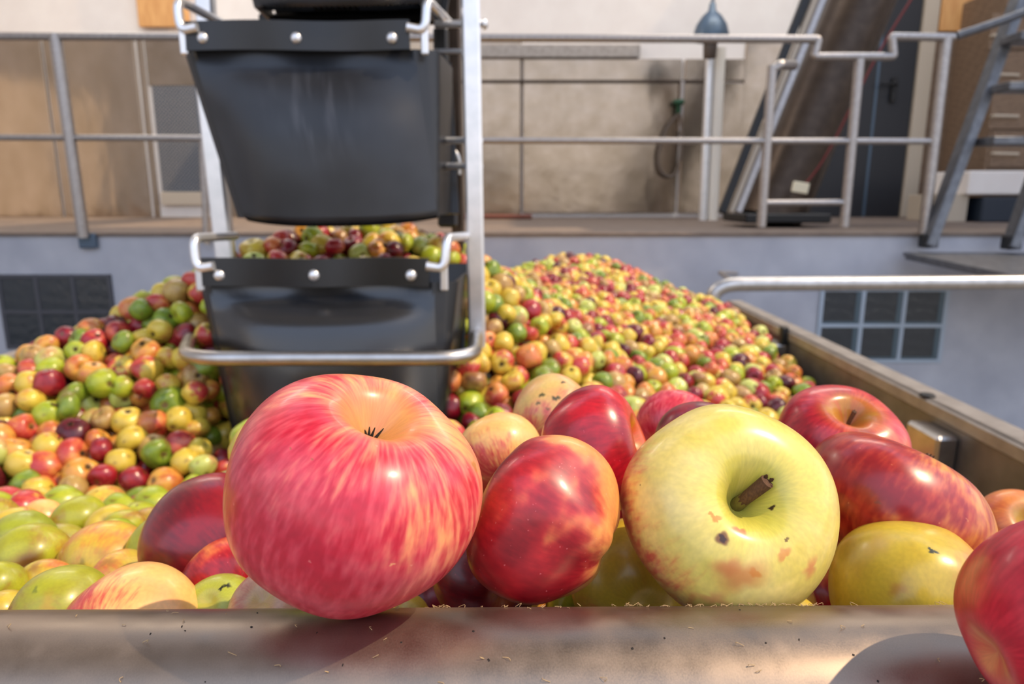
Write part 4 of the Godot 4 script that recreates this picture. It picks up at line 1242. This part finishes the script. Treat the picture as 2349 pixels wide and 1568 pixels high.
func make_side_things() -> void:
	# pipe handrail at the bin's far corner
	var t := thing("pipe_handrail", "bent steel pipe handrail running in front of the glass block window", "handrail")
	begin()
	var w := []
	for p in [[1628, 720, 3.0], [1640, 652, 3.0], [2420, 646, 3.0]]: w.append(P(p[0], p[1], p[2]))
	tube(smooth_path(w, 0.11, 8), 0.032, 16)
	done("rail", M.steel, t)
	begin()
	tube([P(1690, 652, 3.0), P(1690, 640, 3.0) + Vector3(0, 0.0, -0.25), P(1690, 626, ZP)], 0.01, 8)
	done("wall_bracket", M.galv, t)
	begin()
	var b0: Vector3 = w[0]
	tube([Vector3(w[2].x, w[2].y, w[2].z), Vector3(w[2].x, 0, w[2].z)], 0.019, 12)
	done("post", M.steel, t)
	begin()
	tube([b0, Vector3(b0.x, 0.0, b0.z)], 0.019, 12)
	done("post", M.steel, t)
	# slanting sheet edge over it
	var pl := thing("cover_plate", "thin grey steel cover plate jutting out below the stair foot", "plate")
	begin()
	var a := P(2072, 578, 3.85)
	var b := P(2400, 646, 3.12)
	var c := a + Vector3(1.6, 0, 0)
	var d := b + Vector3(1.4, 0, 0)
	sheet([[a, c], [b, d]], 0.02, UPV)
	done("sheet", M.stairsteel, pl)
	begin()
	bar(a + Vector3(0.02, -0.022, 0), b + Vector3(0.02, -0.022, 0), 0.02, 0.035, UPV, 0.003)
	done("edge_angle", M.stairsteel, pl)
	begin()
	tube([b + Vector3(0.5, 0, -0.3), Vector3(b.x + 0.5, 0, b.z - 0.3)], 0.025, 12)
	done("leg", M.stairsteel, pl)

# ---------------------------------------------------------------- bin and elevator
func make_bin() -> void:
	var top := EYE - RIM
	var t := thing("apple_bin", "large open steel bin with broad flat rim holding the small apples", "bin")
	var zf := -0.55
	var zr := -2.80
	var wall := func(x: float, s: float) -> void:
		begin()
		box2(Vector3(x, 0.25, zr), Vector3(x + s * 0.012, top, zf), 0.002)
		done("side_wall", M.binwall, t)
		begin()
		box2(Vector3(x - s * 0.004, top - 0.035, zr), Vector3(x + s * 0.062, top, zf), 0.006)
		done("rim", M.rim, t)
		begin()
		box2(Vector3(x + s * 0.02, top - 0.42, zr + 0.1), Vector3(x + s * 0.05, top - 0.36, zf), 0.004)
		done("stiffener", M.binwall, t)
		for z in [-1.34, -2.2]:
			begin()
			box2(Vector3(x - s * 0.045, 0.3, z - 0.055), Vector3(x - s * 0.001, top - 0.045, z + 0.055), 0.006)
			done("corner_post", M.steel, t)
	wall.call(BIN_R + 0.02, 1.0)
	wall.call(BIN_L - 0.02, -1.0)
	begin()
	box2(Vector3(BIN_L + 0.06, 0.25, -3.90), Vector3(BIN_R - 0.06, 0.27, zf), 0.002)
	done("bottom", M.binwall, t)
	begin()
	box2(Vector3(BIN_L - 0.02, 0.25, -0.80), Vector3(BIN_R + 0.02, EYE - 0.62, -0.785), 0.002)
	done("front_wall", M.binwall, t)
	for x in [BIN_L + 0.06, BIN_R - 0.08]:
		begin()
		box2(Vector3(x, 0.25, -3.90), Vector3(x + 0.012, EYE - 0.58, zr), 0.002)
		done("rear_wing", M.binwall, t)
	for p in [Vector3(BIN_L + 0.1, 0, -1.0), Vector3(BIN_R - 0.1, 0, -1.0), Vector3(BIN_L + 0.1, 0, -3.5), Vector3(BIN_R - 0.1, 0, -3.5)]:
		begin()
		box2(p - Vector3(0.04, 0, 0.04), p + Vector3(0.04, 0.25, 0.04), 0.005)
		done("leg", M.binwall, t)
	begin()
	var q := P(1799, 782, 2.16)
	box2(Vector3(BIN_R - 0.005, q.y - 0.03, q.z - 0.012), Vector3(BIN_R + 0.02, top + 0.012, q.z + 0.012), 0.004)
	done("clip", M.black, t)
	begin()
	var k := P(2086, 918, 1.42)
	lathe([Vector2(0, 0.006), Vector2(0.014, 0.005), Vector2(0.017, 0.0), Vector2(0.0, 0.0)], Vector3(BIN_R + 0.028, top, k.z), UPV, 14)
	done("rubber_stop", M.black, t)

func bucket(parent: Node3D, tl: Array, tr: Array, bl: Array, br: Array, sag: float, bulge: float, crease: float, hangers: bool) -> void:
	var a := P(tl[0], tl[1], tl[2])
	var b := P(tr[0], tr[1], tr[2])
	var c := P(bl[0], bl[1], bl[2])
	var d := P(br[0], br[1], br[2])
	var bk := Node3D.new()
	bk.name = "bucket"
	parent.add_child(bk, true)
	var g := []
	var nz := noise(2.2, int(tl[0] + tl[1]), 2)
	for i in 30:
		var v := i / 24.0
		var row := []
		for j in 29:
			var u := j / 28.0
			var w := 1.0 - pow(absf(2 * u - 1), 2.6)
			var vv := minf(v, 1.0)
			var p := a.lerp(b, u).lerp(c.lerp(d, u), vv)
			p.y -= sag * w * vv * vv
			p.z += bulge * w * (0.75 * smoothstep(0.02, crease, vv) + 0.4 * sin(PI * minf(vv * 0.9, 1.0)))
			p.z += 0.007 * nz.get_noise_2d(u * 0.5, v * 0.5) * w * sin(PI * vv)
			p.z -= 0.016 * w * exp(-pow((vv - 0.10) / 0.07, 2.0)) * (1.0 if crease < 0.4 else 0.4)
			# puckers under the bolts
			p.z -= 0.006 * exp(-pow((vv - 0.02) / 0.06, 2.0)) * (0.5 + 0.5 * cos(TAU * 2.0 * (u - 0.06) / 0.88))
			if v > 1.0:      # the underside curls away to the rear
				var e := (v - 1.0) / 0.2083
				p.z -= 0.02 * e + 0.20 * e * e
				p.y -= 0.012 * sin(e * PI * 0.5) - 0.10 * e * e
			row.append(p)
		g.append(row)
	begin()
	sheet(g, 0.006, Vector3(0, 0, 1))
	done("front_sheet", M.rubber_face if crease > 0.4 else M.rubber_plain, bk)
	# side cheeks, splayed to the rear
	for s in [0, 1]:
		var f0: Vector3 = a if s == 0 else b
		var f1: Vector3 = c if s == 0 else d
		var dx := -1.0 if s == 0 else 1.0
		var sg := []
		for i in 9:
			var v := i / 8.0
			var p := f0.lerp(f1, v) + Vector3(-dx * 0.004, 0, -0.002)
			var fl := 0.024 if s == 0 else lerpf(0.046, 0.005, v)
			var k := p + Vector3(dx * fl, 0, -0.014)
			var q := k + Vector3(dx * 0.012, 0, -0.19 + 0.05 * v)
			sg.append([p, p.lerp(k, 0.5), k, k.lerp(q, 0.15), q])
		begin()
		sheet(sg, 0.006, Vector3(dx, 0, 0.2))
		done("side_cheek", M.rubber, bk)
	# rear sheet
	begin()
	var r0 := a + Vector3(-0.05, 0.015, -0.22); var r1 := b + Vector3(0.05, 0.015, -0.22)
	var r2 := c + Vector3(-0.02, 0.0, -0.16); var r3 := d + Vector3(0.03, 0.0, -0.16)
	sheet([[r0, r1], [r2, r3]], 0.008, Vector3(0, 0, 1))
	done("rear_sheet", M.rubber, bk)
	# doubled strip along the top with three bolts
	var hgt := 0.052
	var dn := (c - a).normalized() * hgt
	var dn2 := (d - b).normalized() * hgt
	g = []
	for i in 6:
		var v := i / 5.0
		var row := []
		for j in 29:
			var u := j / 28.0
			var p := (a + Vector3(0, hgt * 0.9, 0)).lerp(b + Vector3(-0.008, hgt * 0.9, 0), u) + Vector3(0, -hgt * 1.0 * v, 0.016)
			p.y += 0.0015 * sin(u * 9.0 + tl[1])
			p.z += 0.0035 * sin(u * TAU * 2.0 + 0.6) * v
			row.append(p)
		g.append(row)
	begin()
	sheet(g, 0.008, Vector3(0, 0, 1))
	done("clamp_strip", M.rubber, bk)
	for u in [0.075, 0.485, 0.905]:
		var p := a.lerp(b, u) + Vector3(0, hgt * 0.30, 0.016)
		begin()
		lathe([Vector2(0, 0.009), Vector2(0.005, 0.008), Vector2(0.009, 0.0055), Vector2(0.0105, 0.001), Vector2(0.0105, -0.004), Vector2(0, -0.004)], p, Vector3(0, 0.1, 1), 18)
		done("bolt", M.bright, bk)
	# bent rod hangers at both upper corners
	if hangers:
		for s in [0, 1]:
			var e: Vector3 = (a if s == 0 else b) + Vector3(0.006 if s == 0 else 0.008, hgt * 0.45, 0.012)
			var dx := -1.0 if s == 0 else 1.0
			begin()
			tube(smooth_path([e + Vector3(-dx * 0.02, 0.01, 0.01), e + Vector3(dx * 0.014, 0.004, 0.006), e + Vector3(dx * 0.018, 0.05 + hgt * 0.2, 0.0), e + Vector3(0.0 if s == 0 else 0.045, 0.045 + hgt * 0.2, -0.15)], 0.022, 6), 0.0085, 12)
			done("hanger_rod", M.bright, bk)
			begin()
			box_at(e + Vector3(dx * 0.012, -0.012, 0.0), Vector3(0.014, 0.05, 0.012), Basis(), 0.003)
			done("corner_clip", M.bright, bk)

func make_elevator() -> void:
	var t := thing("bucket_elevator", "bucket elevator with black rubber buckets and bright steel frame standing in the heap", "elevator")
	M.rubber_plain = M.rubber.duplicate()
	M.rubber_plain.roughness = 0.27
	M.rubber_plain.clearcoat_enabled = true
	M.rubber_plain.clearcoat = 0.7
	M.rubber_plain.clearcoat_roughness = 0.22
	M.rubber_face = M.rubber.duplicate()
	var im := Image.create(256, 256, false, Image.FORMAT_RGB8)
	var n1 := noise(0.02, 61, 3)
	var n2 := noise(0.05, 62, 3)
	for y in 256:
		for x in 256:
			var u := x / 255.0
			var v := y / 255.0
			var c := C(26, 27, 31).lerp(C(35, 37, 42), clampf(0.5 + n1.get_noise_2d(x * 0.5, y * 0.5), 0, 1))
			var drip := clampf(n2.get_noise_2d(x * 1.1, y * 0.16) * 1.6 + 0.25, 0, 1) * exp(-pow((u - 0.5) / 0.16, 2.0)) * smoothstep(0.05, 0.22, v) * (1.0 - smoothstep(0.42, 0.66, v + absf(u - 0.55) * 0.5))
			c = c.lerp(C(140, 142, 150), drip * 0.30)
			im.set_pixel(x, y, c)
	M.rubber_face.uv1_triplanar = false
	M.rubber_face.uv1_scale = Vector3.ONE
	M.rubber_face.albedo_texture = ImageTexture.create_from_image(im)
	bucket(t, [437, 112, 1.40], [952, 112, 1.40], [562, 500, 1.36], [1003, 494, 1.36], 0.012, 0.050, 0.55, true)
	bucket(t, [474, 648, 1.29], [996, 648, 1.29], [560, 1050, 1.24], [1008, 1040, 1.24], 0.03, 0.058, 0.24, true)
	bucket(t, [500, -400, 1.44], [1000, -400, 1.44], [600, 12, 1.42], [965, 6, 1.42], 0.014, 0.05, 0.5, false)
	# uprights
	for r in [[1078, -60, 1093, 700, 1.44, 0.036, 0.03, M.bright], [1040, -60, 1052, 560, 1.78, 0.03, 0.05, M.darksteel], [486, 300, 524, 640, 1.56, 0.04, 0.03, M.bright], [460, -200, 478, 120, 1.66, 0.04, 0.03, M.bright]]:
		begin()
		var a := P(r[0], r[1], r[4])
		var b := P(r[2], r[3], r[4])
		bar(b + (b - a) * (0.35 if r[1] < 0 else 0.02), a + (a - b) * 0.4, r[5], r[6], Vector3(0, 0, 1), 0.005)
		done("upright", r[7], t)
	begin()
	box2(P(600, 54, 1.60), P(985, 30, 1.58), 0.006)
	done("flight_bar", M.black, t)
	begin()
	box2(P(1000, 210, 1.70), P(1026, 60, 1.66), 0.006)
	done("chain_guard", M.black, t)
	begin()
	box2(P(1008, 520, 1.70), P(1046, 380, 1.66), 0.006)
	done("chain_guard", M.door, t)
	for r in [[1000, 56, 1112, 54, 0.0075], [998, 118, 1062, 118, 0.005], [1004, 322, 1104, 322, 0.007], [1008, 381, 1104, 381, 0.007]]:
		begin()
		tube([P(r[0], r[1], 1.50), P(r[2], r[3], 1.44)], r[4], 10)
		done("cross_rod", M.bright, t)
	begin()
	lathe([Vector2(0, 0.008), Vector2(0.008, 0.006), Vector2(0.011, 0), Vector2(0, 0)], P(1110, 55, 1.44), Vector3(1, 0, 0.3), 12)
	done("rod_nut", M.bright, t)
	begin()
	var w := []
	for p in [[1012, 330, 1.60], [1052, 352, 1.60], [1052, 400, 1.60]]: w.append(P(p[0], p[1], p[2]))
	tube(smooth_path(w, 0.03), 0.007, 10)
	done("bent_rod", M.steel, t)
	# the hoop round the front
	begin()
	w = []
	for p in [[446, 745, 1.60], [420, 822, 1.165], [1088, 822, 1.165], [1096, 745, 1.56]]: w.append(P(p[0], p[1], p[2]))
	tube(smooth_path(w, 0.085, 9), 0.0128, 18)
	done("guard_hoop", M.steel, t)

# ---------------------------------------------------------------- the trough in front with its rolled rim
func make_trough() -> void:
	var t := thing("apple_trough", "stainless steel trough with wide rolled rim carrying the large apples", "trough")
	var r := 0.035
	var yb := EYE - 0.182
	var zb := -0.216
	var tilt := 0.006        # the rim rises a little towards one end
	begin()
	var rows := []
	for i in 61:
		var x := -0.75 + 1.5 * i / 60.0
		var ring := []
		for k in 41:
			var a := deg_to_rad(-75.0 + 255.0 * k / 40.0)        # from the rear lip over the top to the front
			var n := Vector3(0, sin(a), cos(a))
			ring.append(vt(Vector3(x, yb + x * tilt, zb) + n * r, n, Vector2(x * 4.0, k / 40.0)))
		rows.append(ring)
	for i in 60:
		for k in 40: quad(rows[i][k], rows[i + 1][k], rows[i + 1][k + 1], rows[i][k + 1])
	done("rolled_rim", M.rimsteel, t)
	begin()
	box2(Vector3(-0.75, 0.9, zb + 0.008), Vector3(0.75, yb - 0.03, zb + 0.012), 0.001)
	done("front_panel", M.rimsteel, t)
	begin()
	sheet([[Vector3(-0.75, yb - 0.03, zb - 0.034), Vector3(0.75, yb - 0.03, zb - 0.034)], [Vector3(-0.75, 1.32, -0.268), Vector3(0.75, 1.32, -0.268)], [Vector3(-0.75, 1.308, -0.31), Vector3(0.75, 1.308, -0.31)], [Vector3(-0.75, 1.20, -0.66), Vector3(0.75, 1.20, -0.66)], [Vector3(-0.75, 1.02, -0.76), Vector3(0.75, 1.02, -0.76)]], 0.003, UPV)
	done("bottom_sheet", M.steel, t)
	for x in [-0.7, 0.7]:
		begin()
		box2(Vector3(x - 0.02, 0, -0.35), Vector3(x + 0.02, yb - 0.08, -0.31), 0.004)
		done("leg", M.steel, t)
	# apple fibres and specks clinging to the steel
	begin()
	for i in 110:
		var x := rng.randf_range(-0.20, 0.20) if i < 45 else rng.randf_range(-0.05, 0.12)
		var a := deg_to_rad(rng.randf_range(40, 118)) if i < 45 else deg_to_rad(rng.randf_range(112, 124))
		var pts := []
		var dx := rng.randf_range(-1, 1) * 0.0026
		var da := rng.randf_range(-1, 1) * 0.05
		var cv := rng.randf_range(-1, 1) * 0.0016
		for k in 5:
			var q := k / 4.0
			var aa := a + da * q
			pts.append(Vector3(x + dx * q, yb + x * tilt, zb) + Vector3(0, sin(aa), cos(aa)) * (r + 0.0002 + sin(q * PI) * absf(cv) * 0.8) + Vector3(cv * sin(q * PI), 0, 0))
		tube(pts, 0.00011, 4)
	var fb := done("plant_fibre", M.fibre, t)
	fb.set_meta("kind", "stuff")
	begin()
	for i in 24:
		var x := rng.randf_range(-0.20, 0.20)
		var a := deg_to_rad(rng.randf_range(45, 112))
		var n := Vector3(0, sin(a), cos(a))
		box_at(Vector3(x, yb + x * tilt, zb) + n * r, Vector3(rng.randf_range(0.0003, 0.0010), 0.0003, rng.randf_range(0.0003, 0.0008)), Basis(Vector3(1, 0, 0), PI / 2 - a) * Basis(UPV, rng.randf() * PI), 0.00005)
	var sp := done("dirt_speck", M.speck, t)
	sp.set_meta("kind", "stuff")

func make_rim_steel() -> void:
	var w := 1024
	var h := 512
	var fine := layer(w, h, 1, 0.35, 91, 2)
	var wide := layer(w, h, 1, 0.012, 92, 4)
	var long := noise(0.02, 93, 3).get_seamless_image(64, h)
	long.resize(w, h, Image.INTERPOLATE_CUBIC)
	long.convert(Image.FORMAT_L8)
	var lg := long.get_data()
	var al := PackedByteArray(); al.resize(w * h * 3)
	var ro := PackedByteArray(); ro.resize(w * h)
	for i in w * h:
		var f := (fine[i] - 128) / 128.0
		var b := (wide[i] - 128) / 128.0
		var l := (lg[i] - 128) / 128.0
		var m := 1.0 + 0.05 * f + 0.05 * b + 0.05 * l
		al[i * 3] = int(clampf(148 * m, 0, 255)); al[i * 3 + 1] = int(clampf(133 * m, 0, 255)); al[i * 3 + 2] = int(clampf(119 * m, 0, 255))
		ro[i] = int(clampf(255 * (0.40 + 0.06 * f + 0.08 * b + 0.03 * l), 0, 255))
	var m := mat(Color.WHITE, 1.0, 0.9)
	m.albedo_texture = ImageTexture.create_from_image(Image.create_from_data(w, h, false, Image.FORMAT_RGB8, al))
	m.roughness_texture = ImageTexture.create_from_image(Image.create_from_data(w, h, false, Image.FORMAT_L8, ro))
	M.rimsteel = m

func _ready() -> void:
	# camera
	var cam := Camera3D.new()
	cam.name = "camera"
	cam.position = Vector3(0, EYE, 0)
	cam.rotation_degrees = Vector3(-12, 0, 0)
	cam.near = 0.02
	cam.far = 100.0
	var at := CameraAttributesPhysical.new()
	at.frustum_focal_length = 24.0
	at.frustum_focus_distance = 0.268
	at.exposure_aperture = 12.5
	at.frustum_near = 0.02
	at.frustum_far = 100.0
	cam.attributes = at
	cam.fov = rad_to_deg(2.0 * atan(784.0 / F))
	add_child(cam)
	cam.current = true
	# sky
	var env := Environment.new()
	env.background_mode = Environment.BG_SKY
	var sm := ProceduralSkyMaterial.new()
	sm.sky_top_color = Color(0.80, 0.87, 1.0)
	sm.sky_horizon_color = Color(1.0, 0.97, 0.93)
	sm.ground_bottom_color = Color(0.45, 0.42, 0.38)
	sm.ground_horizon_color = Color(0.62, 0.60, 0.57)
	sm.sun_angle_max = 0.0
	var sky := Sky.new()
	sky.sky_material = sm
	env.sky = sky
	env.background_energy_multiplier = 2.0
	env.tonemap_mode = Environment.TONE_MAPPER_LINEAR
	env.tonemap_exposure = 0.86
	env.sdfgi_enabled = true
	env.ssao_enabled = true
	env.ssil_enabled = true
	var we := WorldEnvironment.new()
	we.name = "world"
	we.environment = env
	add_child(we)
	# sun, low from the gateway
	var sun := DirectionalLight3D.new()
	sun.name = "sun"
	sun.light_color = Color(1.0, 0.89, 0.74)
	sun.light_energy = 1.35
	sun.light_angular_distance = 0.6
	sun.shadow_enabled = true
	add_child(sun)
	sun.look_at_from_position(Vector3.ZERO, Vector3(-0.60, -0.79, -0.083), UPV)
	rng.seed = 20240917
	make_materials()
	make_rim_steel()
	make_hall()
	make_railing()
	make_stair()
	make_platform_things()
	make_side_things()
	make_bin()
	make_elevator()
	make_trough()
	var t0 := Time.get_ticks_msec()
	make_fore_apples()
	print("fore ", Time.get_ticks_msec() - t0)
	t0 = Time.get_ticks_msec()
	make_heap()
	print("heap ", Time.get_ticks_msec() - t0)
